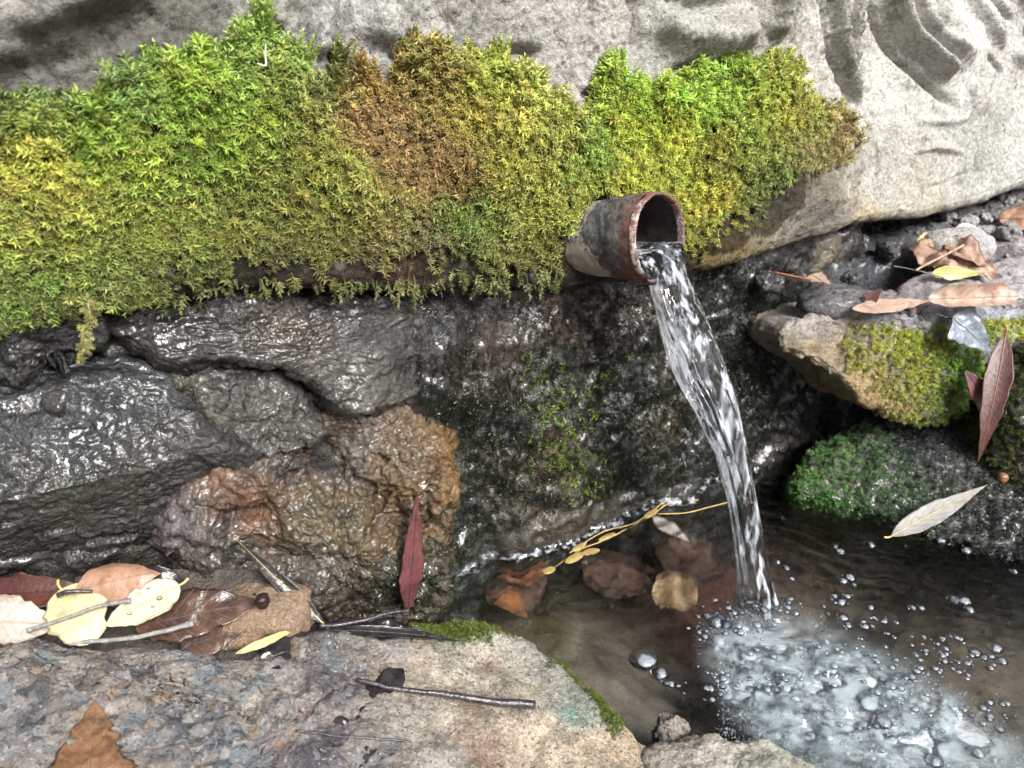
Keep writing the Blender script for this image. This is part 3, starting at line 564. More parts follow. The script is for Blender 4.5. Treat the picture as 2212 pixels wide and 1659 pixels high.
led_ctrl = [(100, 1420, (0.12, 0.115, 0.105)), (60, 1520, (0.14, 0.14, 0.145)), (200, 1450, (0.17, 0.14, 0.13)), (300, 1420, (0.17, 0.14, 0.11)), (230, 1450, (0.19, 0.14, 0.125)), (400, 1480, (0.20, 0.185, 0.165)), (430, 1440, (0.10, 0.13, 0.15)), (420, 1560, (0.055, 0.065, 0.08)), (500, 1600, (0.06, 0.065, 0.075)), (330, 1600, (0.12, 0.12, 0.125)), (550, 1500, (0.19, 0.17, 0.14)), (620, 1530, (0.17, 0.175, 0.18)), (640, 1560, (0.20, 0.14, 0.14)), (700, 1440, (0.05, 0.045, 0.05)), (700, 1380, (0.06, 0.05, 0.05)), (620, 1400, (0.07, 0.06, 0.06)), (700, 1610, (0.045, 0.04, 0.055)), (780, 1640, (0.06, 0.055, 0.06)),
            (900, 1440, (0.235, 0.196, 0.150)), (1000, 1470, (0.282, 0.258, 0.215)), (880, 1520, (0.219, 0.196, 0.162)), (950, 1560, (0.251, 0.224, 0.183)), (1050, 1440, (0.173, 0.134, 0.107)), (1100, 1410, (0.204, 0.196, 0.172)), (1150, 1500, (0.266, 0.241, 0.194)), (1000, 1520, (0.173, 0.125, 0.096)), (1150, 1590, (0.314, 0.258, 0.194)), (1080, 1620, (0.188, 0.134, 0.107)), (1280, 1600, (0.314, 0.250, 0.183)), (1350, 1600, (0.298, 0.232, 0.162)), (950, 1640, (0.204, 0.188, 0.172)), (1040, 1640, (0.173, 0.125, 0.096)), (1230, 1550, (0.094, 0.143, 0.129)), (1200, 1420, (0.173, 0.178, 0.162)), (1310, 1540, (0.118, 0.143, 0.129)), (960, 1355, (0.126, 0.134, 0.107)), (1040, 1370, (0.219, 0.214, 0.183)), (840, 1370, (0.141, 0.116, 0.119)), (1200, 1640, (0.282, 0.241, 0.183))]
_, V, F = stone('ledge_stone', lo, LEDGE, led_ctrl, M_LEDGE, 'wide tan and grey speckled ledge stone along the front of the pool', pillow=0.012, edge=0.02, back=0.14, disp=ledge_disp, noise=((24, 0.004, 3), (130, 0.0014, 3)), NN=540, MM=170, seed=6, jag=0.003, warp=38, sc=60, center=LEDGE.ab(np.array(650.), np.array(1600.)))
GEO['ledge'] = (V, F)
FRONT = Frame((0, 0.28, 0.012), (1, 0, -0.05), (0.05, -0.1, 1))
_, V, F = stone('ledge_stone', FRONT.poly([(1395, 1625), (1470, 1600), (1560, 1597), (1650, 1612), (1720, 1640), (1760, 1700), (1700, 1800), (1500, 1830), (1400, 1740)]), FRONT,
      [(1560, 1630, (0.30, 0.28, 0.25)), (1450, 1640, (0.26, 0.23, 0.20)), (1650, 1640, (0.26, 0.26, 0.22))], M_DAMP, 'rounded grey stone at the bottom edge of the pool', pillow=0.016, edge=0.03, back=0.08, noise=((40, 0.003, 3), (140, 0.0012, 3)), NN=220, MM=60, seed=7)
EDGE_F = POOL
_, V, F = stone('pebble', POOL.poly([(1412, 1580), (1432, 1562), (1470, 1570), (1482, 1600), (1450, 1612), (1418, 1602)]), Frame((0, .3, .004), (1, 0, 0), UP), [(1440, 1580, (0.07, 0.07, 0.07)), (1470, 1590, (0.28, 0.24, 0.2))], M_DAMP, 'small dark lumpy pebble between the ledge and the rounded grey stone', cat='pebble', pillow=0.012, edge=0.010, back=0.05, noise=((150, 0.003, 3),), NN=110, MM=24, seed=8)

# ---- right bank stones
SLABF = Frame(POOL.pt(np.array(1850.), np.array(0.)) * 0 + np.array([0.30, 0.585, 0.13]), (1, 0.18, 0), (0.18, -1, 0.34))
slab_ctrl = [(1720, 690, (0.292, 0.261, 0.252)), (1760, 720, (0.224, 0.198, 0.179)), (1720, 750, (0.189, 0.162, 0.105)), (1800, 790, (0.258, 0.234, 0.179)), (1850, 830, (0.292, 0.216, 0.105)), (1780, 770, (0.224, 0.153, 0.063)), (1900, 870, (0.224, 0.153, 0.074)), (1900, 680, (0.224, 0.207, 0.231)), (2000, 660, (0.215, 0.216, 0.242)), (2150, 650, (0.258, 0.279, 0.315)), (2000, 800, (0.103, 0.108, 0.063)), (2080, 850, (0.069, 0.072, 0.053))]
_, V, F = stone('slab_stone', SLABF.poly([(1682, 742), (1700, 700), (1745, 682), (1830, 676), (1930, 672), (2040, 668), (2150, 664), (2300, 660), (2310, 720), (2200, 760), (2120, 800), (2080, 890), (2010, 905), (1930, 895), (1880, 878), (1840, 840), (1780, 800), (1730, 770)], 0.009), SLABF, slab_ctrl, M_DAMP,
      'tan flat stone slab jutting over the pool with yellow-green moss on its face', pillow=0.008, edge=0.006, back=0.16, noise=((30, 0.002, 3), (110, 0.0014, 4)), fac=((20, 0.0035), (60, 0.001)), NN=360, MM=70, K=40, seed=9)
GEO['slab'] = (V, F)
LOWF = Frame((0.36, 0.53, 0.012), (1, 0, -0.02), (-0.1, -0.42, 1))
low_ctrl = [(1750, 1060, (0.05, 0.08, 0.03)), (1850, 980, (0.05, 0.06, 0.045)), (2000, 930, (0.07, 0.07, 0.07)), (2100, 1000, (0.06, 0.06, 0.055)), (2150, 1150, (0.035, 0.035, 0.033)), (2200, 1060, (0.05, 0.05, 0.045))]
_, V, F = stone('mossy_stone', LOWF.poly([(1715, 1062), (1735, 1010), (1780, 960), (1850, 930), (1960, 915), (2080, 910), (2180, 930), (2330, 980), (2340, 1190), (2240, 1225), (2150, 1195), (2050, 1165), (1960, 1135), (1850, 1100), (1770, 1085)]), LOWF, low_ctrl, M_WET,
      'low dark green mossy stone sloping into the pool below the slab', pillow=0.014, edge=0.05, back=0.10, noise=((26, 0.005, 3), (90, 0.003, 4)), NN=320, MM=80, seed=10)
GEO['low'] = (V, F)
SIDEF = Frame((0.46, 0.56, 0.09), (1, 0.05, 0), (-0.25, -1, 0.25))
_, V, F = stone('mossy_stone', SIDEF.poly([(2128, 900), (2150, 830), (2200, 790), (2330, 770), (2360, 1100), (2250, 1110), (2170, 1060), (2125, 1000)]), SIDEF, [(2170, 900, (0.06, 0.065, 0.035)), (2200, 1000, (0.05, 0.05, 0.04))], M_WET,
      'upright mossy stone at the right edge beside the dark red leaf', pillow=0.02, edge=0.03, back=0.10, noise=((30, 0.005, 3), (100, 0.003, 3)), NN=200, MM=50, seed=11)
GEO['side'] = (V, F)
PLATE = Frame((0.40, 0.66, 0.184), (1, 0.1, 0), (0.0, -0.12, 1))
for k, (pts, cc, lb) in enumerate([([(1935, 625), (2000, 585), (2100, 572), (2300, 545), (2360, 630), (2200, 642), (2060, 644), (1960, 648)], (0.27, 0.25, 0.255), 'flat lilac-grey stone plate on the bank under the pale yellow leaf'), ([(1735, 655), (1790, 632), (1900, 625), (1990, 636), (1985, 660), (1880, 668), (1770, 668)], (0.25, 0.22, 0.22), 'thin flaky stone layer along the back of the slab')]):
    stone('stone_plate', PLATE.poly(pts, 0.004), PLATE, [(2100, 600, cc), (2200, 650, tuple(1.2 * x for x in cc)), (1800, 650, cc), (1950, 640, tuple(0.7 * x for x in cc))], M_DAMP, lb, 'stone plate', pillow=0.004, edge=0.005, back=0.02, noise=((40, 0.002, 3), (140, 0.0012, 3)), fac=((30, 0.003),), NN=200, MM=40, seed=60 + k)
def boulder(name, u, v, ctr_frame, off, size, rot, ctrl, mat, label, cat, seed, nz_=((40, 0.006, 4),), group=None):
    c = ctr_frame.pt(np.array(float(u)), np.array(float(v)), off); n, m = 60, 34
    th = np.linspace(0, 2 * pi, n, endpoint=False); ph = np.linspace(0.02, pi - 0.02, m)
    D = np.stack([np.sin(ph)[:, None] * np.cos(th), np.sin(ph)[:, None] * np.sin(th), np.cos(ph)[:, None] + 0 * th], -1)
    D = np.sign(D) * np.abs(D) ** 0.8
    P = D * np.array(size); cr, sr = cos(rot), sin(rot)
    P = np.stack([P[..., 0] * cr - P[..., 1] * sr, P[..., 0] * sr + P[..., 1] * cr, P[..., 2]], -1).reshape(-1, 3) + c
    F = grid_faces(m, n, True)[:, ::-1]; d = 0
    for sc, a, o in nz_: d = d + a * fbm(P, sc, o, off=seed * 3.3)
    P = P + nz(P - c) * d[:, None]
    return obj(name, P, F, mat, attrs={'tint': tint(P, ctrl, 20, 60)}, label=label, cat=cat, group=group)
BANKF = Frame((0.35, 0.65, 0.19), (1, 0, 0), (0, -0.05, 1))
boulder('wet_stone', 1738, 545, BANKF, 0.004, (0.030, 0.020, 0.026), 0.4, [(1690, 530, (0.07, 0.075, 0.08)), (1740, 560, (0.10, 0.10, 0.09)), (1785, 540, (0.22, 0.17, 0.09)), (1770, 510, (0.15, 0.14, 0.12))], M_WET, 'blocky wet stone with an ochre corner under the carved stone', 'stone', 21, ((45, 0.008, 4), (140, 0.002, 3)))
boulder('wet_stone', 1800, 648, BANKF, -0.004, (0.030, 0.02, 0.012), 0.1, [(1800, 650, (0.20, 0.19, 0.20)), (1750, 640, (0.05, 0.05, 0.055))], M_WET, 'flat grey wet stone behind the tip of the mossy slab', 'stone', 22)
boulder('dry_stone', 2068, 535, BANKF, 0.004, (0.034, 0.022, 0.016), 0.1, [(2040, 520, (0.46, 0.45, 0.42)), (2100, 540, (0.42, 0.41, 0.41)), (2040, 570, (0.36, 0.34, 0.35))], M_DRY, 'pale rounded stone beside the brown crumpled leaf', 'stone', 23, ((40, 0.004, 3),))
boulder('sandy_stone', 560, 1328, LEDGE, 0.006, (0.034, 0.024, 0.020), 0.0, [(560, 1330, (0.24, 0.16, 0.10)), (600, 1300, (0.22, 0.16, 0.11))], M_DAMP, 'small sandy brown stone under the dark berry', 'stone', 24, ((50, 0.005, 4),))

# ------------------------------------------------------------------ the pipe
PM = np.array([0.1025, 0.517, 0.27]); AX = nz([0.70, -0.66, 0.24]); E1 = nz(np.cross(UP, AX)); E2 = np.cross(AX, E1)
# E1 points right and away from the viewer
if E1[0] < 0: E1 = -E1; E2 = np.cross(E1, AX)
if E2[2] < 0: E2 = -E2
def pipe_ring(x, r, n=72, seed=0.0, amp=0.0, sq=1.0):
    th = np.linspace(0, 2 * pi, n, endpoint=False)
    P = PM + x * AX + r * (np.cos(th)[:, None] * E1 * sq + np.sin(th)[:, None] * E2)
    if amp: P = P + (np.cos(th)[:, None] * E1 + np.sin(th)[:, None] * E2) * (amp * fbm(P, 90, 3, off=seed))[:, None]
    return P
RO, RI = 0.0316, 0.0286
def pipe_mat():
    m, t, p, out = nodes('rusted_painted_iron'); tc = N(t, 'ShaderNodeTexCoord').outputs['Object']
    at = N(t, 'ShaderNodeVertexColor', layer_name='tint').outputs[0]; sp = N(t, 'ShaderNodeSeparateColor'); t.links.new(at, sp.inputs[0])
    grey = mixc(t, ramp(t, noise_n(t, tc, 160, 6, 0.7).outputs[0], [(0.35, 0.0), (0.65, 1.0)]).outputs[0], (0.022, 0.022, 0.025), (0.17, 0.172, 0.18))
    rust = mixc(t, noise_n(t, tc, 420, 4).outputs[0], (0.05, 0.016, 0.014), (0.26, 0.11, 0.085))
    crust = mixc(t, noise_n(t, tc, 200, 4).outputs[0], (0.30, 0.23, 0.19), (0.60, 0.56, 0.52))
    def thr(chan, sc):
        ad = N(t, 'ShaderNodeMath', operation='ADD'); t.links.new(chan, ad.inputs[0]); n = noise_n(t, tc, sc, 5, 0.65); t.links.new(n.outputs[0], ad.inputs[1])
        return ramp(t, ad.outputs[0], [(0.66, 0.0), (0.80, 1.0)]).outputs[0]
    c = mixc(t, thr(sp.outputs[0], 260), grey, rust); c = mixc(t, thr(sp.outputs[1], 240), c, crust)
    t.links.new(c, p.inputs['Base Color'])
    t.links.new(ramp(t, noise_n(t, tc, 200, 4).outputs[0], [(0.3, 0.3), (0.7, 0.6)]).outputs[0], p.inputs['Roughness'])
    pr = bump(t, noise_n(t, tc, 320, 6, 0.7).outputs[0], 0.0012); t.links.new(pr, p.inputs['Normal']); return m
M_PIPE = pipe_mat()
xs = np.concatenate([np.linspace(-0.12, -0.07, 6), np.linspace(-0.066, -0.002, 40)])
V = np.concatenate([pipe_ring(x, RO - 0.0036 * smooth(0.0, 0.07, -x) - 0.001 * smooth(-0.02, -0.03, x), 90, 1.0, 0.0009) for x in xs]); F = grid_faces(len(xs), 90, True)
xr = np.repeat(xs, 90); thv = np.tile(np.linspace(0, 2 * pi, 90, endpoint=False), len(xs))
rustm = 0.20 * smooth(-0.024, -0.002, xr) - 0.02 + 0.22 * smooth(-0.3, -0.75, np.sin(thv)) * smooth(-0.042, -0.018, xr)
crustm = -0.30 + 0.70 * smooth(-0.018, -0.046, xr) * smooth(0.5, -0.7, np.sin(thv)) + 0.30 * smooth(-0.034, -0.05, xr) + 0.10 * smooth(0.2, 0.9, np.sin(thv))
pipe = obj('spout_pipe', V, F, M_PIPE, attrs={'tint': np.stack([rustm + 0.1, crustm + 0.17, xr * 0], -1)}, label='short rusty iron pipe poking out of the moss, water pouring from it', cat='pipe')
prof = [(-0.002, RO), (0.0012, RO - 0.0002), (0.0022, RO - 0.0012), (0.0022, RI + 0.0010), (0.001, RI + 0.0001), (-0.003, RI)]
V = np.concatenate([pipe_ring(x + 0.0, r, 90, 2.0, 0.0006) + AX * (0.0008 * fbm(pipe_ring(x, r, 90), 60, 2))[:, None] for x, r in prof]); F = grid_faces(len(prof), 90, True)
thv = np.tile(np.linspace(0, 2 * pi, 90, endpoint=False), len(prof))
obj('rim', V, F, M_PIPE, pipe, attrs={'tint': np.stack([0.20 + 0.10 * smooth(-0.4, 0.6, np.sin(thv)), -0.02 + 0.22 * smooth(0.2, -0.8, np.cos(thv)) + 0.14 * smooth(0.5, 0.95, np.cos(thv)), 0 * thv], -1)}, label='rust-pink chipped rim')
xs = np.linspace(-0.14, -0.003, 20)
V = np.concatenate([pipe_ring(x, RI - 0.0042 * smooth(0.0, 0.07, -x), 90, 3.0, 0.0006) for x in xs]); F = grid_faces(len(xs), 90, True)[:, ::-1]
obj('bore', V, F, plain_mat('pipe_bore', (0.018, 0.014, 0.012), 0.4, 0.5, 200, 0.0008), pipe, label='black inside of the pipe')

# ------------------------------------------------------------------ the water
rows_v = np.array([600, 640, 700, 760, 800, 870, 970, 1070, 1170, 1250, 1300, 1330.])
rows_l = np.array([1388, 1398, 1416, 1438, 1454, 1492, 1540, 1568, 1582, 1588, 1588, 1580.])
rows_r = np.array([1494, 1512, 1540, 1564, 1577, 1600, 1618, 1636, 1654, 1672, 1686, 1706.])
rows_y = np.array([0.507, 0.502, 0.495, 0.487, 0.482, 0.474, 0.466, 0.458, 0.450, 0.444, 0.441, 0.439])
rows_k = np.array([0.45, 0.5, 0.58, 0.66, 0.7, 0.78, 0.85, 0.9, 0.95, 1, 1, 1.])
vv = np.linspace(600, 1330, 170)
li, ri, yi, ki = (np.interp(vv, rows_v, a) for a in (rows_l, rows_r, rows_y, rows_k))
for arr in (li, ri, yi, ki):
    ksm = np.ones(9) / 9; pdd = np.pad(arr, 4, mode='edge'); arr[:] = np.convolve(pdd, ksm, 'valid')
um = (li + ri) / 2; dr = ray(um, vv); tt = yi / dr[:, 1]; C = CAM + tt[:, None] * dr
hwp = (ri - li) / 2 / FPX * tt; ha = 0.86 * hwp / np.sqrt(0.46 + 0.53 * ki ** 2); hb = ki * ha
tan_ = nz(np.gradient(C, axis=0)); wv = nz(E1 - tan_ * (tan_ @ E1)[:, None]); dv = np.cross(wv, tan_); dv = np.where((dv @ AX)[:, None] < 0, -dv, dv)
MS = 96; ang = np.linspace(0, 2 * pi, MS, endpoint=False)
sl = np.linspace(0, 1, len(vv))
Q = np.stack([np.cos(ang)[None] * 1.6 + 0 * sl[:, None], np.sin(ang)[None] * 1.6 + 0 * sl[:, None], (sl * 1.3)[:, None] + 0 * ang[None]], -1)
Q2 = Q * np.array([1, 1, 1.3])
g = 1 + 0.11 * fbm(Q, 1.0, 2) + 0.09 * fbm(Q2, 1.9, 2, off=4) + 0.04 * np.cos(ang * 9 + 9 * sl[:, None] + 3 * fbm(Q, 0.7, 2, off=8))
g = 1 + (g - 1) * smooth(-0.02, 0.12, sl)[:, None]
ST = C[:, None] + g[..., None] * (ha[:, None, None] * np.cos(ang)[None, :, None] * wv[:, None] + hb[:, None, None] * np.sin(ang)[None, :, None] * dv[:, None])
# inside the pipe and over the lip
lvl = -0.34
inn = []
for x in np.linspace(-0.10, -0.001, 14):
    c_, s_ = np.cos(ang), np.sin(ang); ys_ = np.where(s_ > 0, lvl + 0.10 * s_ * (1 - c_ ** 2), np.minimum(s_, lvl + 0 * s_) )
    cc = np.where(s_ > 0, c_ * math.sqrt(1 - lvl ** 2), c_ * np.where(np.abs(s_) < abs(lvl), math.sqrt(1 - lvl ** 2), 1))
    inn.append(PM + x * AX + (RI - 0.0008 - 0.0042 * smooth(0.0, 0.07, -x)) * (cc[:, None] * E1 + ys_[:, None] * E2) + E2 * (0.0004 * fbm(np.stack([cc * 2, ang * 0, ang * 0 + x * 60], -1), 1.0, 2))[:, None])
inn = np.array(inn); last = inn[-1]; first = ST[0]
d_out = AX * 0.012
bl = []
for f in np.linspace(0.08, 0.94, 14):
    # hermite between the lip section and the first falling section
    h00 = 2 * f ** 3 - 3 * f ** 2 + 1; h10 = f ** 3 - 2 * f ** 2 + f; h01 = -2 * f ** 3 + 3 * f ** 2; h11 = f ** 3 - f ** 2
    bl.append(h00 * last + h10 * (AX * 0.022) + h01 * first + h11 * (tan_[0] * 0.02))
ALL = np.concatenate([inn, np.array(bl), ST], 0)
V = ALL.reshape(-1, 3); F = grid_faces(len(ALL), MS, True)
nrm = normals(V, F); cen = np.repeat(ALL.mean(1), MS, 0)
if ((V - cen) * nrm).sum(-1).mean() < 0: F = F[:, ::-1]
obj('water_stream', V, F, M_STREAM, label='clear stream of water falling from the pipe into the pool', cat='water stream')

IMP = C[-3].copy(); IMP[2] = 0
xs = np.arange(-0.24, 0.75, 0.003); ys = np.arange(0.10, 0.70, 0.003)
X, Y = np.meshgrid(xs, ys); B = np.stack([X, Y, np.zeros_like(X)], -1); UV = project(B)
r = np.hypot(X - IMP[0], Y - IMP[1])
PLUME = np.array([(1500, 1330), (1600, 1285), (1680, 1285), (1800, 1330), (1950, 1400), (2080, 1480), (2240, 1600), (2260, 1720), (1700, 1720), (1560, 1560), (1490, 1450)], float)
dpl, _ = seg_dist(UV, np.vstack([PLUME, PLUME[:1]])); ins = inside(UV, PLUME)
pl = np.where(ins, smooth(0, 60, dpl), 0) + np.where(ins, 0.0, 0.35 * np.exp(-(dpl / 120) ** 2))
nn = fbm(B, 18, 2)
Z = 0.0020 * np.exp(-r / 0.12) * np.sin(2 * pi * (r + 0.006 * nn) / 0.017)
Z += pl * (0.0050 * fbm(B, 55, 3) + 0.0024 * ridged(B, 90, 3) - 0.0012)
Z += 0.0008 * fbm(B, 60, 2) + 0.0012 * fbm(B * np.array([1, 2.2, 1]), 22, 2)
Z += 0.004 * np.exp(-((r - 0.016) / 0.010) ** 2) - 0.003 * np.exp(-(r / 0.010) ** 2)
# ripples combed along the far right
Z += 0.0011 * smooth(1650, 1850, UV[..., 0]) * smooth(1450, 1300, UV[..., 1]) * np.sin(2 * pi * (X * 0.35 + Y + 0.01 * nn) / 0.013)
B[..., 2] = Z
V = B.reshape(-1, 3); F = grid_faces(len(ys), len(xs))
obj('water', V, F, M_WATER, kind='structure', label='clear rippled water of the pool', cat='water')
# meniscus along the rock face
uvl = project(WLINE); keep = (uvl[:, 0] > 930) & (uvl[:, 0] < 1640)
wl = WLINE[keep]; hgt = 0.0046 * smooth(-0.25, 0.15, fbm(wl, 35, 2)) + 0.0004
nf = np.array([N_[0], N_[1], 0]); rows = []
for f in np.linspace(0, 1, 7):
    rows.append(wl + nf * (0.0065 * (1 - f))[..., None] if False else wl + nf * (0.0065 * (1 - f) - 0.001) + UP * (hgt * f ** 2.2)[:, None] + UP * 0.0004)
V = np.concatenate(rows); F = grid_faces(7, len(wl))
obj('waterline', V, F, water_mat('water_edge', air=0.5, clear=0.3), kind='stuff', label='edge of water climbing the rock face, sky glint painted white', cat='waterline')  # white mixed into the meniscus paints its sky reflection

# ---- bubbles and foam
def ico(sub=1):
    import bmesh
    bm = bmesh.new(); bmesh.ops.create_icosphere(bm, subdivisions=sub, radius=1.0)
    V = np.array([v.co[:] for v in bm.verts]); F = np.array([[v.index for v in f.verts] for f in bm.faces]); bm.free(); return V, F
def blobs(pos, rad, sub=1, squash=None):
    V0, F0 = ico(sub); n = len(pos); sc = np.ones((n, 3)) if squash is None else squash
    V = (V0[None] * (rad[:, None] * sc)[:, None] + pos[:, None]).reshape(-1, 3); F = (F0[None] + (np.arange(n) * len(V0))[:, None, None]).reshape(-1, 3)
    return V, F
def foam_mat(name, trans, col):
    m, t, p, out = nodes(name); p.inputs['Base Color'].default_value = (*col, 1); p.inputs['Roughness'].default_value = 0.3
    if trans:
        g = N(t, 'ShaderNodeBsdfGlass'); g.inputs['IOR'].default_value = 1.33; g.inputs['Roughness'].default_value = 0.03; g.inputs['Color'].default_value = (*col, 1)
        mx = N(t, 'ShaderNodeMixShader'); mx.inputs[0].default_value = trans
        t.links.new(p.outputs[0], mx.inputs[1]); t.links.new(g.outputs[0], mx.inputs[2]); t.links.new(mx.outputs[0], out.inputs[0])
    return m
M_CORE = foam_mat('white_air', 0.45, (0.66, 0.70, 0.75))
def soft_mat():
    m, t, p, out = nodes('drowned_air'); p.inputs['Base Color'].default_value = (0.62, 0.67, 0.73, 1); p.inputs['Roughness'].default_value = 0.5
    tr = N(t, 'ShaderNodeBsdfTransparent'); lw = N(t, 'ShaderNodeLayerWeight'); lw.inputs[0].default_value = 0.35; f = ramp(t, lw.outputs['Facing'], [(0.0, 0.75), (0.75, 0.0)])
    mx = N(t, 'ShaderNodeMixShader'); t.links.new(f.outputs[0], mx.inputs[0]); t.links.new(tr.outputs[0], mx.inputs[1]); t.links.new(p.outputs[0], mx.inputs[2]); t.links.new(mx.outputs[0], out.inputs[0]); return m
M_SOFT = soft_mat(); M_FOAM = foam_mat('air_foam', 0.0, (0.55, 0.60, 0.66)); M_BUB = water_mat('bubble_skin', (0.96, 0.97, 0.99), clear=0.45); M_FROTH = water_mat('froth_skin', (0.96, 0.97, 0.99), bmp=((260, 0.0004),), air=0.62, clear=0.55, air_lo=0.42)
def sample_poly(poly, n):
    poly = np.asarray(poly, float); lo_, hi_ = poly.min(0), poly.max(0); out = []
    while sum(map(len, out)) < n:
        p = lo_ + rng.random((n * 2, 2)) * (hi_ - lo_); out.append(p[inside(p, poly)])
    return np.concatenate(out)[:n]
def wz_at(P): 
    return np.interp(P[:, 0], xs, np.arange(len(xs))), np.interp(P[:, 1], ys, np.arange(len(ys)))
def surf(uv, dz=0.0):
    P = POOL.pt(uv[:, 0], uv[:, 1]); i, j = wz_at(P); P[:, 2] = Z[np.clip(j.astype(int), 0, len(ys) - 1), np.clip(i.astype(int), 0, len(xs) - 1)] + dz; return P
# fine air under the surface, thick where the stream dives
def milk_mat():
    m, t, p, out = nodes('aerated_water'); tc = N(t, 'ShaderNodeTexCoord').outputs['Object']; at = N(t, 'ShaderNodeVertexColor', layer_name='tint').outputs[0]
    p.inputs['Base Color'].default_value = (0.56, 0.61, 0.66, 1); p.inputs['Roughness'].default_value = 0.5
    mp = N(t, 'ShaderNodeMapping'); mp.inputs['Rotation'].default_value = (0, 0, 0.9); mp.inputs['Scale'].default_value = (0.5, 1.0, 1.0); t.links.new(tc, mp.inputs[0]); tc = mp.outputs[0]
    n = noise_n(t, tc, 46, 6, 0.66, 1.6); n2 = noise_n(t, tc, 240, 3, 0.6, 0.5)
    a = N(t, 'ShaderNodeMath', operation='MULTIPLY_ADD'); t.links.new(n2.outputs[0], a.inputs[0]); a.inputs[1].default_value = 0.35; t.links.new(n.outputs[0], a.inputs[2])
    f = N(t, 'ShaderNodeMath', operation='MULTIPLY'); t.links.new(ramp(t, a.outputs[0], [(0.57, 0.0), (0.78, 0.8)]).outputs[0], f.inputs[0]); t.links.new(at, f.inputs[1])
    tr = N(t, 'ShaderNodeBsdfTransparent'); mx = N(t, 'ShaderNodeMixShader'); t.links.new(f.outputs[0], mx.inputs[0]); t.links.new(tr.outputs[0], mx.inputs[1]); t.links.new(p.outputs[0], mx.inputs[2]); t.links.new(mx.outputs[0], out.inputs[0]); return m
sx_ = np.arange(0.05, 0.62, 0.005); sy_ = np.arange(0.18, 0.52, 0.005); X2, Y2 = np.meshgrid(sx_, sy_); lay_v, lay_f, lay_m = [], [], []
for k, zl in enumerate((-0.0022, -0.007, -0.014)):
    B2 = np.stack([X2, Y2, np.full_like(X2, zl)], -1); B2[..., 2] += 0.0012 * fbm(B2, 45, 3, off=k * 4.0); u2 = project(B2)
    d2, _ = seg_dist(u2, np.vstack([PLUME, PLUME[:1]])); mk = np.where(inside(u2, PLUME), smooth(0, 110, d2), 0)
    core = 0.45 + 0.65 * np.exp(-((u2[..., 0] - 1900) / 330) ** 2 - ((u2[..., 1] - 1540) / 130) ** 2) + 0.5 * np.exp(-((u2[..., 0] - 1600) / 120) ** 2 - ((u2[..., 1] - 1350) / 70) ** 2)
    lay_v.append(B2.reshape(-1, 3)); lay_f.append(grid_faces(len(sy_), len(sx_)) + k * X2.size); lay_m.append((mk * core).ravel())
mk = np.clip(np.concatenate(lay_m), 0, 1)
obj('aerated_water', np.concatenate(lay_v), np.concatenate(lay_f), milk_mat(), attrs={'tint': np.repeat(mk[:, None], 3, 1)}, kind='stuff', label='milky cloud of air drawn under the churning water', cat='foam')
uv = sample_poly(PLUME, 7000); P = POOL.pt(uv[:, 0], uv[:, 1])
dens = fbm(P, 26, 4, off=2) + 0.9 * np.exp(-((uv[:, 0] - 1780) / 260) ** 2 - ((uv[:, 1] - 1560) / 130) ** 2) + 0.55 * np.exp(-((uv[:, 0] - 1600) / 110) ** 2 - ((uv[:, 1] - 1340) / 60) ** 2)
k = dens > 0.12 + 0.35 * rng.random(len(P)); P = P[k]
P[:, 2] = -0.004 - 0.030 * rng.random(len(P)) ** 1.3; P[:, :2] += 0.0
V, F = blobs(P, 0.0003 + 0.0008 * rng.random(len(P)) ** 3, 1)
obj('foam', V, F, M_FOAM, kind='stuff', label='cloud of fine white air bubbles under the churning water', cat='foam')
# froth on the surface
cl = [(1560, 1330, 60, 26, 90), (1640, 1305, 70, 20, 90), (1540, 1360, 50, 30, 40), (1700, 1330, 60, 20, 40), (1600, 1380, 90, 40, 60), (1560, 1480, 70, 30, 80), (1640, 1480, 60, 26, 60), (1740, 1500, 90, 30, 60), (1860, 1430, 120, 50, 110), (1960, 1480, 110, 50, 100), (2020, 1390, 60, 25, 50), (2080, 1430, 70, 30, 60), (1900, 1345, 70, 16, 30), (1800, 1300, 50, 16, 20), (2000, 1560, 110, 50, 60), (2120, 1540, 70, 40, 40), (1850, 1580, 140, 50, 60), (1700, 1420, 90, 40, 50)]
pu = np.concatenate([np.array([u0, v0]) + rng.normal(size=(int(n * 0.55), 2)) * np.array([su, sv]) * 0.55 for u0, v0, su, sv, n in cl])
dpu, _ = seg_dist(pu, np.vstack([PLUME, PLUME[:1]])); deep = inside(pu, PLUME) & (dpu > 45)
P = surf(pu[deep], 0.0); P[:, 2] -= 0.0025 + 0.004 * rng.random(len(P)); rad = 0.0007 + 0.0032 * rng.random(len(P)) ** 2.4
V, F = blobs(P, rad, 2, np.stack([0.8 + 1.0 * rng.random(len(P)), 0.8 + 0.6 * rng.random(len(P)), 0.5 + 0 * rad], -1))
V = V + 0.0007 * np.stack([fbm(V, 170, 2), fbm(V, 170, 2, off=3), 0.5 * fbm(V, 170, 2, off=6)], -1)
obj('froth', V, F, M_SOFT, kind='stuff', label='white blobs of air rolling just under the churning surface', cat='froth')
pd = np.concatenate([pu[~deep], pu[deep][rng.random(int(deep.sum())) < 0.45] + 6 * rng.normal(size=(0, 2)).sum()]); P = surf(pd, 0.0); rad = 0.0010 + 0.0024 * rng.random(len(P)) ** 2
V, F = blobs(P, rad, 3, np.stack([1.1 + 0 * rad, 1 + 0 * rad, 0.55 + 0 * rad], -1))
obj('bubble_film', V, F, M_BUB, kind='stuff', label='clear small bubbles crowding the churning water', cat='bubbles')
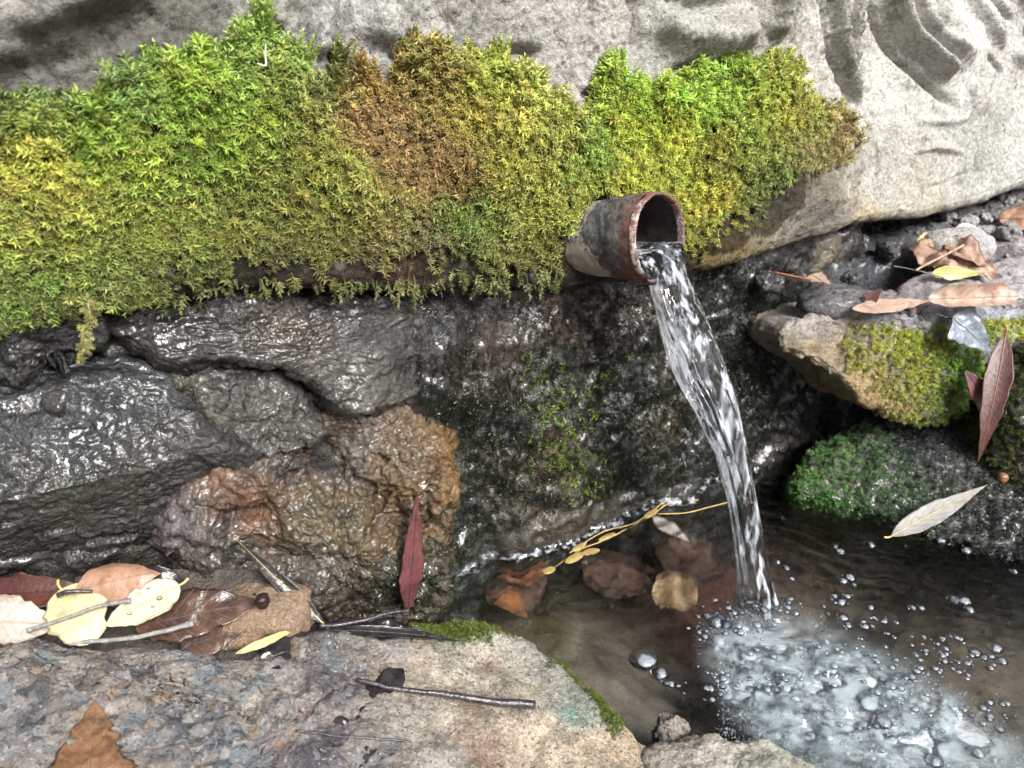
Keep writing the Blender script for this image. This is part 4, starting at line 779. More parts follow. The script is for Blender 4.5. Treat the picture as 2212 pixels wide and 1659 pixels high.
V, F = blobs(P + np.stack([0.1 * rad, -0.15 * rad, -0.02 * rad], -1), rad * 0.6, 2, np.stack([0.9 + 0.3 * rng.random(len(P)), 0.7 + 0.3 * rng.random(len(P)), 0.5 + 0 * rad], -1))
V = V + 0.0005 * np.stack([fbm(V, 300, 2), fbm(V, 300, 2, off=3), 0 * V[:, 0]], -1)
obj('bubble_foam', V, F, M_CORE, kind='stuff', label='white foam inside the small bubbles', cat='bubbles')
# larger bubbles one can count
big = [(1390, 1425, 0.0095), (1425, 1455, 0.006), (1447, 1475, 0.0035), (2030, 1165, 0.007), (2010, 1160, 0.004), (2085, 1190, 0.0055), (1880, 1175, 0.0045), (1815, 1188, 0.0045), (1805, 1178, 0.0032), (1835, 1245, 0.005), (1820, 1255, 0.004), (1845, 1258, 0.0035), (1700, 1222, 0.0032), (1680, 1212, 0.0028), (1710, 1250, 0.0026), (1815, 1300, 0.0045), (2060, 1295, 0.005), (2080, 1300, 0.0055), (2095, 1315, 0.004), (1820, 1335, 0.004), (1880, 1310, 0.0032), (1970, 1313, 0.003), (1990, 1312, 0.003), (1545, 1350, 0.0055), (1530, 1335, 0.004), (1570, 1345, 0.004), (2105, 1410, 0.0045), (2150, 1400, 0.005), (2165, 1425, 0.004), (1960, 1180, 0.0022), (2190, 1235, 0.003), (1905, 1560, 0.0058), (2020, 1640, 0.005), (2110, 1625, 0.0045), (1540, 1230, 0.0016), (1395, 1277, 0.0016), (1693, 1121, 0.0016), (2150, 1290, 0.002)]
V0, F0 = ico(3); me_b = None; core_me = None
for k, (u0, v0, rd) in enumerate(big):
    p = surf(np.array([[u0, v0]], float), 0.0)[0]
    if me_b is None: me_b = new_mesh('bubble', V0 * np.array([1.15, 1, 0.55]), F0, M_BUB)
    ob = bpy.data.objects.new('bubble', me_b); COL.objects.link(ob); ob.location = p; ob.scale = (rd, rd, rd)
    if rd > 0.0025:
        if core_me is None:
            Vc = V0 * (1 + 0.45 * fbm(V0, 1.6, 3)[:, None]); core_me = new_mesh('foam_core', Vc * np.array([0.62, 0.5, 0.34]), F0, M_CORE)
        co = bpy.data.objects.new('foam_core', core_me); COL.objects.link(co); co.parent = ob; co.location = (0.1, -0.15, -0.02); co.rotation_euler = (0, 0, k * 1.3)
    if k == 0: tag(ob, 'largest clear bubble, alone near the ledge stone', 'bubble', 'bubbles on the pool')
    else: tag(ob, 'smaller bubble trailing the largest one near the ledge stone' if k < 3 else 'bubble drifting by the low mossy stone' if v0 < 1200 and u0 > 1750 else 'bubble in the foam left of where the stream lands' if u0 < 1600 and v0 > 1320 else 'bubble on the calm water right of the stream' if v0 < 1345 else 'bubble riding the churning water downstream', 'bubble', 'bubbles on the pool')

# ------------------------------------------------------------------ moss
def shoot_templates(n, leaves, lw=0.10, ll=0.38, spread=(0.55, 1.15), start=0.25, seed=3):
    r = np.random.default_rng(seed); out = []
    for k in range(n):
        cv = r.normal(size=2) * 0.18; V = []; F = []; lid = []
        for i in range(leaves):
            t = start + (1 - start) * (i + 0.5 * r.random()) / leaves
            az = i * 2.4 + r.normal() * 0.3; an = spread[1] + (spread[0] - spread[1]) * t + r.normal() * 0.15
            b = np.array([cv[0] * t * t, cv[1] * t * t, t * 0.8]); rd = np.array([cos(az), sin(az), 0]); d = rd * sin(an) + UP * cos(an)
            sidev = np.cross(d, UP); sidev = sidev / (np.linalg.norm(sidev) + 1e-9); L = ll * (1.15 - 0.5 * t) * (0.8 + 0.4 * r.random()); w = lw * (1.1 - 0.4 * t)
            nn_ = np.cross(sidev, d); b0_ = len(V)
            V += [b, b + d * L * 0.45 + sidev * w + nn_ * 0.02, b + d * L * 0.45 - sidev * w + nn_ * 0.02, b + d * L - nn_ * 0.10 * L / 0.3]
            F += [[b0_, b0_ + 1, b0_ + 3], [b0_, b0_ + 3, b0_ + 2]]; lid += [i] * 4
        b0_ = len(V); s = 0.03
        V += [np.array([s, 0, -0.2]), np.array([-s, s, -0.2]), np.array([-s, -s, -0.2]), np.array([cv[0] * 0.8, cv[1] * 0.8, 0.75])]
        F += [[b0_, b0_ + 1, b0_ + 3], [b0_ + 1, b0_ + 2, b0_ + 3], [b0_ + 2, b0_, b0_ + 3]]; lid += [0] * 4
        out.append((np.array(V), np.array(F), np.array(lid)))
    return out
TM_DRY = shoot_templates(12, 18, 0.062, 0.40, seed=3); TM_WET = shoot_templates(8, 9, 0.075, 0.42, (0.7, 1.3), 0.1, seed=9); TM_LONG = shoot_templates(8, 20, 0.055, 0.26, (0.3, 0.75), 0.2, seed=5)
def sample_surface(geo, n, maskf, region=None):
    V, F = geo; T = np.vstack([F[:, [0, 1, 2]], F[:, [0, 2, 3]]]) if F.shape[1] == 4 else F
    c = V[T].mean(1); uv = project(c)
    if region is not None:
        k = (uv[:, 0] > region[0]) & (uv[:, 0] < region[2]) & (uv[:, 1] > region[1]) & (uv[:, 1] < region[3]); T = T[k]
    a = V[T[:, 0]]; b = V[T[:, 1]]; c = V[T[:, 2]]; ar = np.linalg.norm(np.cross(b - a, c - a), axis=1)
    i = rng.choice(len(T), n, p=ar / ar.sum()); r1 = np.sqrt(rng.random(n))[:, None]; r2 = rng.random(n)[:, None]
    P = a[i] * (1 - r1) + b[i] * r1 * (1 - r2) + c[i] * r1 * r2
    Nv = normals(V, F); Np = nz(Nv[T[i, 0]]); uv = project(P)
    face = ((CAM - P) * Np).sum(-1) > -0.05 * 9
    k = maskf(uv, P) & face
    return P[k], Np[k], uv[k]
def moss(name, P, D, S, colr, tm, mat, label, cat='moss', kind='stuff', jitter=0.22, leafj=0.16):
    n = len(P); D = nz(D); a = nz(np.cross(D, rng.normal(size=(n, 3)))); b = np.cross(D, a); R = np.stack([a, b, D], -1) * S[:, None, None]
    Vs, Fs, Cs = [], [], []; off = 0; var = rng.integers(0, len(tm), n)
    hsv = 1 + jitter * rng.normal(size=(n, 1)); colr = np.clip(colr * hsv * (1 + 0.05 * rng.normal(size=(n, 3))), 0.004, 0.9)
    for k, (TV, TF, TL) in enumerate(tm):
        s = np.where(var == k)[0]
        if not len(s): continue
        V = np.einsum('nij,vj->nvi', R[s], TV) + P[s, None]; nv = len(TV)
        lj = 1 + leafj * rng.normal(size=(len(s), TL.max() + 1, 1)); C_ = colr[s][:, None] * lj[:, TL]
        F = TF[None] + (np.arange(len(s)) * nv)[:, None, None] + off
        Vs.append(V.reshape(-1, 3)); Fs.append(F.reshape(-1, 3)); Cs.append(np.clip(C_, 0.003, 0.9).reshape(-1, 3)); off += nv * len(s)
    return obj(name, np.concatenate(Vs), np.concatenate(Fs), mat, attrs={'tint': np.concatenate(Cs)}, smooth_=False, label=label, cat=cat, kind=kind)
gr, yg, ol, bn, dgn, yel = (0.085, 0.19, 0.022), (0.22, 0.25, 0.035), (0.13, 0.14, 0.032), (0.24, 0.13, 0.06), (0.035, 0.055, 0.018), (0.33, 0.29, 0.05)
ltg = (0.26, 0.37, 0.06)
moss_ctrl = [(0, 260, (0.09, 0.12, 0.03)), (100, 230, (0.12, 0.15, 0.045)), (30, 380, yel), (150, 380, yel), (60, 480, (0.25, 0.24, 0.05)), (200, 300, gr), (280, 200, (0.15, 0.20, 0.06)), (300, 340, yg), (400, 190, (0.11, 0.26, 0.03)), (430, 160, (0.12, 0.28, 0.04)), (520, 120, (0.22, 0.28, 0.07)), (570, 60, (0.12, 0.26, 0.05)), (640, 160, (0.24, 0.27, 0.07)), (560, 260, yg), (450, 300, (0.17, 0.22, 0.03)), (600, 380, (0.17, 0.17, 0.035)), (500, 480, (0.16, 0.16, 0.035)), (300, 480, (0.20, 0.21, 0.04)), (700, 200, (0.16, 0.17, 0.05)), (720, 160, (0.08, 0.11, 0.03)), (700, 380, (0.21, 0.215, 0.04)), (780, 370, (0.24, 0.23, 0.05)), (720, 450, (0.19, 0.19, 0.04)), (830, 440, (0.22, 0.19, 0.05)),
             (800, 200, (0.28, 0.15, 0.05)), (780, 280, (0.26, 0.14, 0.065)), (860, 280, (0.26, 0.15, 0.075)), (900, 200, (0.26, 0.20, 0.06)), (950, 330, (0.25, 0.13, 0.07)), (900, 380, (0.24, 0.13, 0.065)), (980, 380, (0.23, 0.11, 0.055)), (830, 340, (0.24, 0.14, 0.07)), (880, 110, (0.14, 0.12, 0.04)), (960, 150, (0.22, 0.17, 0.05)), (1000, 250, (0.28, 0.22, 0.05)),
             (1050, 200, yg), (1080, 120, (0.30, 0.33, 0.07)), (1120, 260, (0.36, 0.31, 0.07)), (1180, 220, (0.34, 0.32, 0.09)), (1100, 360, (0.28, 0.25, 0.05)), (1150, 430, (0.24, 0.23, 0.045)), (1220, 320, (0.30, 0.27, 0.07)), (1050, 450, (0.15, 0.19, 0.035)), (980, 470, (0.13, 0.19, 0.03)), (1100, 540, (0.16, 0.15, 0.04)), (1000, 540, (0.10, 0.11, 0.03)), (930, 500, (0.16, 0.12, 0.07)),
             (1260, 320, (0.12, 0.22, 0.04)), (1340, 140, (0.26, 0.34, 0.07)), (1400, 200, (0.24, 0.36, 0.04)), (1480, 210, ltg), (1560, 220, ltg), (1350, 280, (0.30, 0.31, 0.04)), (1450, 300, (0.36, 0.35, 0.05)), (1350, 380, (0.33, 0.31, 0.05)), (1540, 320, (0.30, 0.27, 0.06)), (1600, 160, (0.20, 0.24, 0.04)), (1690, 150, (0.26, 0.26, 0.055)), (1700, 260, (0.32, 0.29, 0.06)), (1530, 430, (0.36, 0.31, 0.05)), (1600, 380, (0.20, 0.20, 0.05)), (1680, 380, (0.18, 0.20, 0.06)), (1760, 330, (0.22, 0.18, 0.08)), (1820, 300, (0.26, 0.19, 0.09)), (1780, 400, (0.20, 0.16, 0.08)), (1640, 470, (0.12, 0.14, 0.05)), (1520, 520, (0.22, 0.20, 0.04)), (1700, 440, (0.12, 0.13, 0.06)),
             (400, 600, (0.09, 0.095, 0.03)), (250, 600, (0.15, 0.16, 0.04)), (60, 620, (0.10, 0.16, 0.035)), (600, 560, (0.09, 0.085, 0.03)), (700, 540, (0.12, 0.11, 0.03)), (820, 590, (0.12, 0.09, 0.035)), (1200, 590, (0.09, 0.09, 0.03))]
mb = np.array(MOSS_BOT[::-1], float)
def moss_hue(c):
    c = c * np.array([1.78, 1.94, 2.0]); c[:, 0] = np.maximum(c[:, 0], 0.72 * c[:, 1]); c[:, 1] = np.maximum(c[:, 1], 0.72 * c[:, 0]); c = 0.90 * c + 0.10 * c.mean(1, keepdims=True)
    return np.minimum(c, 0.62)
def mossmask(uv, P):
    w = 22 * np.stack([fbm(P, 60, 3, off=1), fbm(P, 60, 3, off=6)], -1)
    k = inside(uv + w, MOSS_POLY)
    low = np.interp(uv[:, 0], mb[:, 0], mb[:, 1]) - uv[:, 1]
    thin = 0.93 * smooth(125, 15, low) * smooth(220, 500, uv[:, 0]) + 0.5 * np.exp(-((uv[:, 0] - 920) / 90) ** 2 - ((uv[:, 1] - 520) / 60) ** 2) + 0.35 * smooth(1560, 1750, uv[:, 0]) * smooth(330, 430, uv[:, 1]) + 0.25 * smooth(-0.2, 0.4, fbm(P, 45, 3, off=12)) * smooth(260, 420, uv[:, 1])
    return k & (rng.random(len(uv)) > thin)
P, Nn, uv = sample_surface(GEO['carved'], 170000, mossmask, (-320, 0, 1900, 800))
n_max = 40000
if len(P) > n_max: P, Nn, uv = P[:n_max], Nn[:n_max], uv[:n_max]
tl = np.interp(uv[:, 0], mt[:, 0], mt[:, 1]); bl_ = np.interp(uv[:, 0], mb[:, 0], mb[:, 1]); hrel = np.clip((uv[:, 1] - tl) / np.maximum(bl_ - tl, 30), 0, 1)
upw = np.interp(hrel, [0, 0.12, 0.35, 0.7, 1.0], [1.5, 0.9, 0.25, -0.2, -0.75])
D = Nn * 0.75 + UP * upw[:, None] + 0.30 * rng.normal(size=P.shape) + 0.5 * np.stack([fbm(P, 35, 2, off=2), fbm(P, 35, 2, off=4), fbm(P, 35, 2, off=7)], -1)
S = (0.0070 + 0.0056 * rng.random(len(P)) ** 1.8) * (1 - 0.42 * np.exp(-((uv[:, 0] - 870) / 120) ** 2 - ((uv[:, 1] - 300) / 130) ** 2)) * (1 + 0.25 * smooth(0.2, 0.0, hrel)) * (1 + 0.45 * smooth(-0.1, 0.5, fbm(P, 40, 3, off=31)))
C_ = moss_hue(idw(uv + 25 * np.stack([fbm(P, 50, 3, off=21), fbm(P, 50, 3, off=26)], -1), moss_ctrl, 2.5))
zones = [('moss', 'deep green and olive moss covering the left half of the carved stone', lambda q: q[:, 0] < 745 + 0.25 * (q[:, 1] - 300)),
         ('moss', 'dried red-brown moss patch in the middle of the carved stone', lambda q: (q[:, 0] >= 745 + 0.25 * (q[:, 1] - 300)) & (q[:, 0] < 1000)),
         ('moss', 'golden green moss above and left of the pipe', lambda q: (q[:, 0] >= 1000) & (q[:, 0] < 1250)),
         ('moss', 'bright lime green moss to the right of and above the pipe', lambda q: q[:, 0] >= 1250)]
done = np.zeros(len(P), bool)
# keep the pipe itself clear
rel = P - PM; ax_d = rel @ AX; rad_d = np.linalg.norm(rel - ax_d[:, None] * AX, axis=1); clear = ~((rad_d < RO + 0.002) & (ax_d > -0.075))
for nm, lb, fz in zones:
    k = fz(uv) & ~done & clear; done |= k
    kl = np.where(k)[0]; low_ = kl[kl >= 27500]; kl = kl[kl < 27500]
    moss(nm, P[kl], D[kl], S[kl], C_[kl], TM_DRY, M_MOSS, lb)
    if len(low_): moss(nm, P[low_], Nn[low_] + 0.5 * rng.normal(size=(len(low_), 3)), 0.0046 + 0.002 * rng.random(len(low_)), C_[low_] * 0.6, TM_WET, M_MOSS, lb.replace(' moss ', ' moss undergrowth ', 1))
# wet strands hanging from the lower edge
hu = rng.random(230) * 1700 - 40; hv = np.interp(hu, mb[:, 0], mb[:, 1]) - 30 + 26 * rng.random(230); kk = (np.abs(hu - 1360) > 130); hu, hv = hu[kk], hv[kk]
Ph = WALL.pt(hu, hv, 0.026)
moss('moss', Ph, -UP + 0.22 * WALL.en + 0.22 * rng.normal(size=Ph.shape), 0.008 + 0.011 * rng.random(len(Ph)) ** 2, np.tile([[0.16, 0.17, 0.06]], (len(Ph), 1)) * (0.4 + 0.9 * rng.random((len(Ph), 1))), TM_LONG, M_MOSS, 'olive moss strands hanging along the lower edge of the moss')
# upright spires at the upper edge
sp_uv = [(575, 10, 40), (447, 95, 22), (735, 100, 26), (745, 150, 26), (780, 110, 14), (805, 140, 10), (880, 70, 30), (930, 110, 20), (1078, 95, 34), (1330, 110, 34), (1590, 100, 24), (1625, 130, 14), (1685, 100, 24), (1720, 125, 20), (1825, 225, 14), (345, 115, 24), (540, 50, 40), (500, 95, 30), (300, 140, 20), (110, 200, 20), (650, 90, 12), (1140, 150, 16), (1025, 115, 14), (965, 105, 14)]
su = np.concatenate([np.stack([u + 9 * rng.normal(size=n), v + 40 + 45 * rng.random(n)], -1) for u, v, n in sp_uv])
Ps = WALL.pt(su[:, 0], su[:, 1], 0.014)
Cs_ = moss_hue(idw(su + [0, 25], moss_ctrl, 2.5))
moss('moss', Ps, UP + 0.15 * WALL.en + 0.14 * rng.normal(size=Ps.shape), 0.013 + 0.007 * rng.random(len(Ps)), Cs_, TM_LONG, M_MOSS, 'upright moss spires along the upper edge of the moss')

# dark wet moss on the rock face
WETP = np.array([(880, 660), (1240, 640), (1500, 590), (1640, 560), (1700, 560), (1740, 660), (1660, 900), (1640, 1030), (1400, 1050), (1180, 1100), (1040, 1150), (975, 1260), (930, 1310), (960, 1160), (1000, 1060), (990, 950), (900, 870), (905, 760)], float)
def wetmask(uv, P):
    k = inside(uv + 14 * np.stack([fbm(P, 60, 2), fbm(P, 60, 2, off=5)], -1), WETP)
    bare = 0.9 * np.exp(-((uv[:, 0] - 1090) / 100) ** 2 - ((uv[:, 1] - 730) / 75) ** 2) + 0.5 * smooth(0.1, 0.4, fbm(P, 30, 3, off=14))
    return k & (rng.random(len(uv)) > bare) & (P[:, 2] > -0.012)
P, Nn, uv = sample_surface(GEO['wet'], 26000, wetmask, (860, 540, 1760, 1340))
bright = 1.0 * np.exp(-((uv[:, 0] - (1190 + 0.25 * (uv[:, 1] - 850))) / 55) ** 2 - ((uv[:, 1] - 930) / 130) ** 2) + 0.25 * np.exp(-((uv[:, 0] - 1290) / 60) ** 2 - ((uv[:, 1] - 820) / 60) ** 2)
isb = rng.random(len(P)) < 0.42 * bright
Cw = np.where(isb[:, None], np.array([[0.14, 0.21, 0.03]]), np.array([[0.016, 0.019, 0.012]]))
D = Nn * 0.55 - UP * 0.75 + 0.35 * rng.normal(size=P.shape)
moss('wet_moss', P, D, (0.0034 + 0.0034 * rng.random(len(P))) * np.where(isb, 1.35, 1), Cw, TM_WET, M_WETMOSS, 'black-green wet moss clinging to the rock face beneath the pipe')
# wet threads on the ochre rock
def ocm(uv, P):
    w = 0.9 * np.exp(-((uv[:, 0] - 960) / 50) ** 2 - ((uv[:, 1] - 1180) / 130) ** 2) + 0.5 * np.exp(-((uv[:, 0] - 780) / 90) ** 2 - ((uv[:, 1] - 920) / 40) ** 2) + 0.6 * np.exp(-((uv[:, 0] - 820) / 120) ** 2 - ((uv[:, 1] - 1260) / 40) ** 2)
    return (rng.random(len(uv)) < w) & (uv[:, 1] < 1330) & (uv[:, 0] > 640)
P, Nn, uv = sample_surface(GEO['ochre'], 9000, ocm)
moss('wet_moss', P, Nn * 0.5 - UP * 0.8 + 0.4 * rng.normal(size=P.shape), 0.0035 + 0.003 * rng.random(len(P)), np.tile([[0.03, 0.034, 0.016]], (len(P), 1)), TM_WET, M_WETMOSS, 'thin wet moss fringe on the ochre rock beside the pool')
# slab moss
SLP = np.array([(1840, 690), (1920, 700), (2030, 700), (2100, 740), (2120, 780), (2100, 880), (2020, 912), (1930, 905), (1890, 860), (1830, 800), (1820, 740)], float)
SLP2 = np.array([(2120, 690), (2230, 680), (2240, 730), (2130, 740)], float)
P, Nn, uv = sample_surface(GEO['slab'], 16000, lambda q, p: (inside(q + 18 * np.stack([fbm(p, 60, 2), fbm(p, 60, 2, off=5)], -1), SLP) | inside(q, SLP2)) & (rng.random(len(q)) > 0.35 * smooth(1960, 1840, q[:, 0])))
P, Nn, uv = P[:4200], Nn[:4200], uv[:4200]
Cm = idw(uv, [(1850, 720, (0.20, 0.18, 0.05)), (1920, 730, (0.27, 0.27, 0.05)), (2000, 740, (0.24, 0.25, 0.05)), (2080, 780, (0.11, 0.18, 0.03)), (1980, 820, (0.22, 0.22, 0.05)), (1900, 850, (0.22, 0.19, 0.07)), (2060, 860, (0.09, 0.13, 0.03)), (2180, 700, (0.26, 0.26, 0.06))]) * np.array([2.0, 2.1, 2.4])
moss('moss', P, Nn * 0.7 - UP * 0.3 + 0.35 * rng.normal(size=P.shape), 0.0052 + 0.003 * rng.random(len(P)), Cm, TM_DRY, M_MOSS, 'yellow-green moss on the face of the jutting slab')
P, Nn, uv = sample_surface(GEO['low'], 11000, lambda q, p: (rng.random(len(q)) > 0.35) & (p[:, 2] > -0.008))
Cm = idw(uv, [(1760, 1050, (0.06, 0.15, 0.025)), (1820, 980, (0.06, 0.13, 0.03)), (1900, 1020, (0.05, 0.10, 0.03)), (2000, 950, (0.05, 0.06, 0.05)), (2080, 1010, (0.04, 0.06, 0.03)), (2150, 1120, (0.02, 0.022, 0.016)), (1900, 1090, (0.04, 0.09, 0.025)), (2200, 1180, (0.016, 0.017, 0.014))]) * np.array([1.9, 1.65, 2.3])
P, uv, Nn, Cm = P[:7500], uv[:7500], Nn[:7500], Cm[:7500]
moss('wet_moss', P, Nn * 0.6 - UP * 0.1 + np.array([0, -0.3, 0]) + 0.4 * rng.normal(size=P.shape), 0.0045 + 0.0035 * rng.random(len(P)), Cm, TM_WET, M_WETMOSS, 'emerald wet moss on the low stone under the slab')
P, Nn, uv = sample_surface(GEO['side'], 4500, lambda q, p: (rng.random(len(q)) > 0.3))
moss('moss', P, Nn * 0.7 - UP * 0.2 + 0.4 * rng.normal(size=P.shape), 0.006 + 0.003 * rng.random(len(P)), np.tile([[0.11, 0.12, 0.035]], (len(P), 1)), TM_DRY, M_MOSS, 'olive moss on the upright stone at the right edge')
P, Nn, uv = sample_surface(GEO['bank'], 16000, lambda q, p: (q[:, 0] > 1540) & (q[:, 0] < 1960) & (q[:, 1] > 500) & (q[:, 1] < 980) & (rng.random(len(q)) > 0.45 + 0.4 * smooth(0.0, 0.3, fbm(p, 30, 2))))
moss('wet_moss', P, Nn * 0.6 + 0.6 * rng.normal(size=P.shape), 0.003 + 0.003 * rng.random(len(P)), np.tile([[0.022, 0.026, 0.022]], (len(P), 1)), TM_WET, M_WETMOSS, 'black wet moss on the bank behind the stream')
P, Nn, uv = sample_surface(GEO['ledge'], 60000, lambda q, p: ((np.exp(-((q[:, 0] - 985) / 60) ** 2 - ((q[:, 1] - 1360) / 18) ** 2) + np.exp(-(seg_dist(q, [(1200, 1400), (1290, 1490), (1330, 1560)])[0] / 14) ** 2)) > rng.random(len(q))), (880, 1320, 1420, 1620))
moss('wet_moss', P, Nn * 0.5 + 0.5 * rng.normal(size=P.shape), 0.003 + 0.002 * rng.random(len(P)), np.tile([[0.10, 0.13, 0.02]], (len(P), 1)), TM_WET, M_WETMOSS, 'thin green algae fringe along the pool edge of the ledge')
# dangling sprig
sp = resample(np.array([WALL.pt(np.array(float(a)), np.array(float(b)), 0.036) for a, b in ((190, 655), (195, 690), (178, 715), (184, 740), (178, 765))]), 26, False)
V, F = tube_geo(sp, 0.0006, 6); sprig = obj('moss_sprig', V, F, plain_mat('sprig_stem', (0.28, 0.26, 0.10), 0.6), label='pale moss sprig dangling below the moss at the left', cat='moss sprig')
o = moss('leaflet', np.repeat(sp, 3, 0)[6:], -UP * 0.7 + 0.6 * rng.normal(size=(72, 3)), 0.004 + 0.0025 * rng.random(72), np.tile([[0.34, 0.32, 0.12]], (72, 1)), TM_DRY, M_MOSS, None, None, 'stuff')
o.parent = sprig; o.matrix_parent_inverse = sprig.matrix_world.inverted(); bpy.context.view_layer.update(); o.location = Vector(o['_o']) - Vector(sprig['_o']); o.matrix_parent_inverse.identity()

# ------------------------------------------------------------------ leaves, twigs, pebbles
def sc1(f, u, v, off=0.0): return f.pt(np.array(float(u)), np.array(float(v)), off)
SHAPES = {'lance': lambda t: np.sin(pi * np.clip(t, 0, 1) ** 0.75) ** 1.05 * (1 - 0.25 * t), 'ovate': lambda t: np.sin(pi * t ** 0.72) ** 0.75, 'round': lambda t: np.sin(pi * t ** 0.9) ** 0.52,
          'blunt': lambda t: np.clip(1 - np.abs(2 * t - 1) ** 3.2, 0, 1) ** 0.7, 'triangle': lambda t: np.clip((1 - t) * 1.0, 0, 1) ** 0.85 * smooth(0, 0.10, t)}
def leaf(label, base, tip, up, width, mat, shape='ovate', bend=0.0, curl=0.0, fold=0.0, wave=0.0, serr=0.0, stalk=0.0, stalk_mat=None, seed=1.0, roll=0.0, name='fallen_leaf', group=None, torn=0.0, twist=0.0):
    base = np.asarray(base, float); tip = np.asarray(tip, float); ax = tip - base; L = np.linalg.norm(ax); ax = ax / L
    up = nz(np.asarray(up, float)); sv = nz(np.cross(ax, up)); up = np.cross(sv, ax); nl, nw = 40, 9
    t = np.linspace(0.0, 1, nl); eta = np.linspace(-1, 1, 2 * nw + 1); Tt, Ee = np.meshgrid(t, eta, indexing='ij')
    w = np.maximum(SHAPES[shape](t), 0.012) * width / 2
    if serr: w = w * (1 + serr * np.abs((t * 14) % 1 - 0.5) - serr * 0.3)
    q = np.stack([t * 5, t * 0 + seed, t * 0], -1)
    wl_ = w * (1 + 0.16 * fbm(q, 1.4, 4)); wr = w * (1 + 0.16 * fbm(q, 1.4, 4, off=9))
    if torn: wr = wr * (1 - torn * smooth(0.1, 0.5, fbm(q, 1.3, 2, off=seed)))
    yy = np.where(Ee < 0, Ee * wl_[:, None], Ee * wr[:, None]); xx = Tt * L
    zz = bend * 4 * Tt * (1 - Tt) * L + fold * np.abs(yy)
    if curl: k = curl / (width / 2); y2 = np.sin(yy * k) / k; zz = zz + (1 - np.cos(yy * k)) / k; yy = y2
    Qn = np.stack([xx * 60, yy * 60, 0 * xx + seed * 3], -1); zz = zz + (wave * width) * fbm(Qn, 1.0, 3)
    an = twist * (Tt - 0.5) + roll; y3 = yy * np.cos(an) - zz * np.sin(an); z3 = yy * np.sin(an) + zz * np.cos(an)
    P = base + xx[..., None] * ax + y3[..., None] * sv + z3[..., None] * up
    Vt = P.reshape(-1, 3); F = grid_faces(nl, 2 * nw + 1); nr = normals(Vt, F); th = 0.00028; n = len(Vt)
    Vb = Vt - nr * th; C = 2 * nw + 1; i = np.arange(nl - 1); e1 = np.stack([i * C, (i + 1) * C, (i + 1) * C + n, i * C + n], -1); e2 = np.stack([i * C + C - 1, i * C + C - 1 + n, (i + 1) * C + C - 1 + n, (i + 1) * C + C - 1], -1)
    F = np.vstack([F, F[:, ::-1] + n, e1, e2]); lu = np.stack([Tt.ravel(), Ee.ravel() * 0.5 + 0.5, 0 * Tt.ravel()], -1)
    o = obj(name, np.vstack([Vt, Vb]), F, mat, attrs={'leafuv': np.vstack([lu, lu])}, label=label, cat='leaf', group=group)
    mid = P[:, nw] + nr.reshape(nl, C, 3)[:, nw] * 0.0002
    Vm, Fm = tube_geo(mid, np.linspace(0.0005, 0.00012, nl) * (0.6 + width * 15), 6); obj('midrib', Vm, Fm, stalk_mat or mat, o, attrs={'leafuv': np.tile([[0.5, 0.9, 0]], (len(Vm), 1))})
    if stalk:
        sp_ = np.array([base + ax * 0.001, base - ax * stalk * 0.5 + up * stalk * 0.08, base - ax * stalk + up * stalk * 0.3 * sin(seed * 5) + sv * stalk * 0.3 * cos(seed * 3)]); sp_ = resample(sp_, 12, False)
        Vm, Fm = tube_geo(sp_, np.linspace(0.0006, 0.0009, 12), 7); obj('stalk', Vm, Fm, stalk_mat or mat, o, attrs={'leafuv': np.tile([[0.5, 0.9, 0]], (len(Vm), 1))})
    return o
def twig(label, pts, r0, r1, mat, name='twig', knob=0.0, seed=1.0, sides=9, cat='twig', n=40):
    p = resample(np.array(pts), n, False); r = np.linspace(r0, r1, n) * (1 + 0.16 * fbm(np.stack([np.linspace(0, 9, n), np.zeros(n), np.full(n, seed)], -1), 1, 3))
    p = p + 0.0006 * np.stack([fbm(p, 60, 2, off=seed), fbm(p, 60, 2, off=seed + 3), fbm(p, 60, 2, off=seed + 6)], -1)
    if knob: r[-3:] *= 1 + knob; r[:2] *= 1 + knob * 0.5
    V, F = tube_geo(p, r, sides); return obj(name, V, F, mat, label=label, cat=cat)
CREAM = leaf_mat((0.47, 0.40, 0.22), (0.54, 0.48, 0.29), (0.8, 0.76, 0.55), 0.15, 0.35, 0.35); PALE = leaf_mat((0.50, 0.47, 0.31), (0.55, 0.53, 0.37), (0.8, 0.78, 0.6), 0.15, 0.35, 0.4)
TANP = leaf_mat((0.28, 0.15, 0.095), (0.44, 0.27, 0.19), (0.35, 0.2, 0.12), 0.3, 0.4, 0.3); WHITEP = leaf_mat((0.40, 0.32, 0.27), (0.50, 0.43, 0.38), (0.3, 0.15, 0.10), 0.5, 0.5, 0.3)
REDD = leaf_mat((0.05, 0.014, 0.011), (0.10, 0.03, 0.022), (0.1, 0.03, 0.02), 0.3, 0.42, 0.3); BRWN = leaf_mat((0.04, 0.022, 0.016), (0.11, 0.058, 0.038), (0.16, 0.13, 0.14), 0.75, 0.22, 0.4)
DARK = leaf_mat((0.010, 0.009, 0.010), (0.035, 0.03, 0.033), (0.08, 0.075, 0.08), 0.4, 0.16, 0.3); MAROON = leaf_mat((0.09, 0.03, 0.032), (0.16, 0.062, 0.062), (0.30, 0.14, 0.13), 0.5, 0.3, 0.15, spotcol=(0.4, 0.3, 0.3))
FLATB = leaf_mat((0.13, 0.065, 0.035), (0.25, 0.14, 0.08), (0.34, 0.22, 0.13), 0.7, 0.28, 0.5); ORNG = leaf_mat((0.30, 0.11, 0.045), (0.42, 0.18, 0.08), (0.4, 0.2, 0.1), 0.3, 0.5, 0.2)
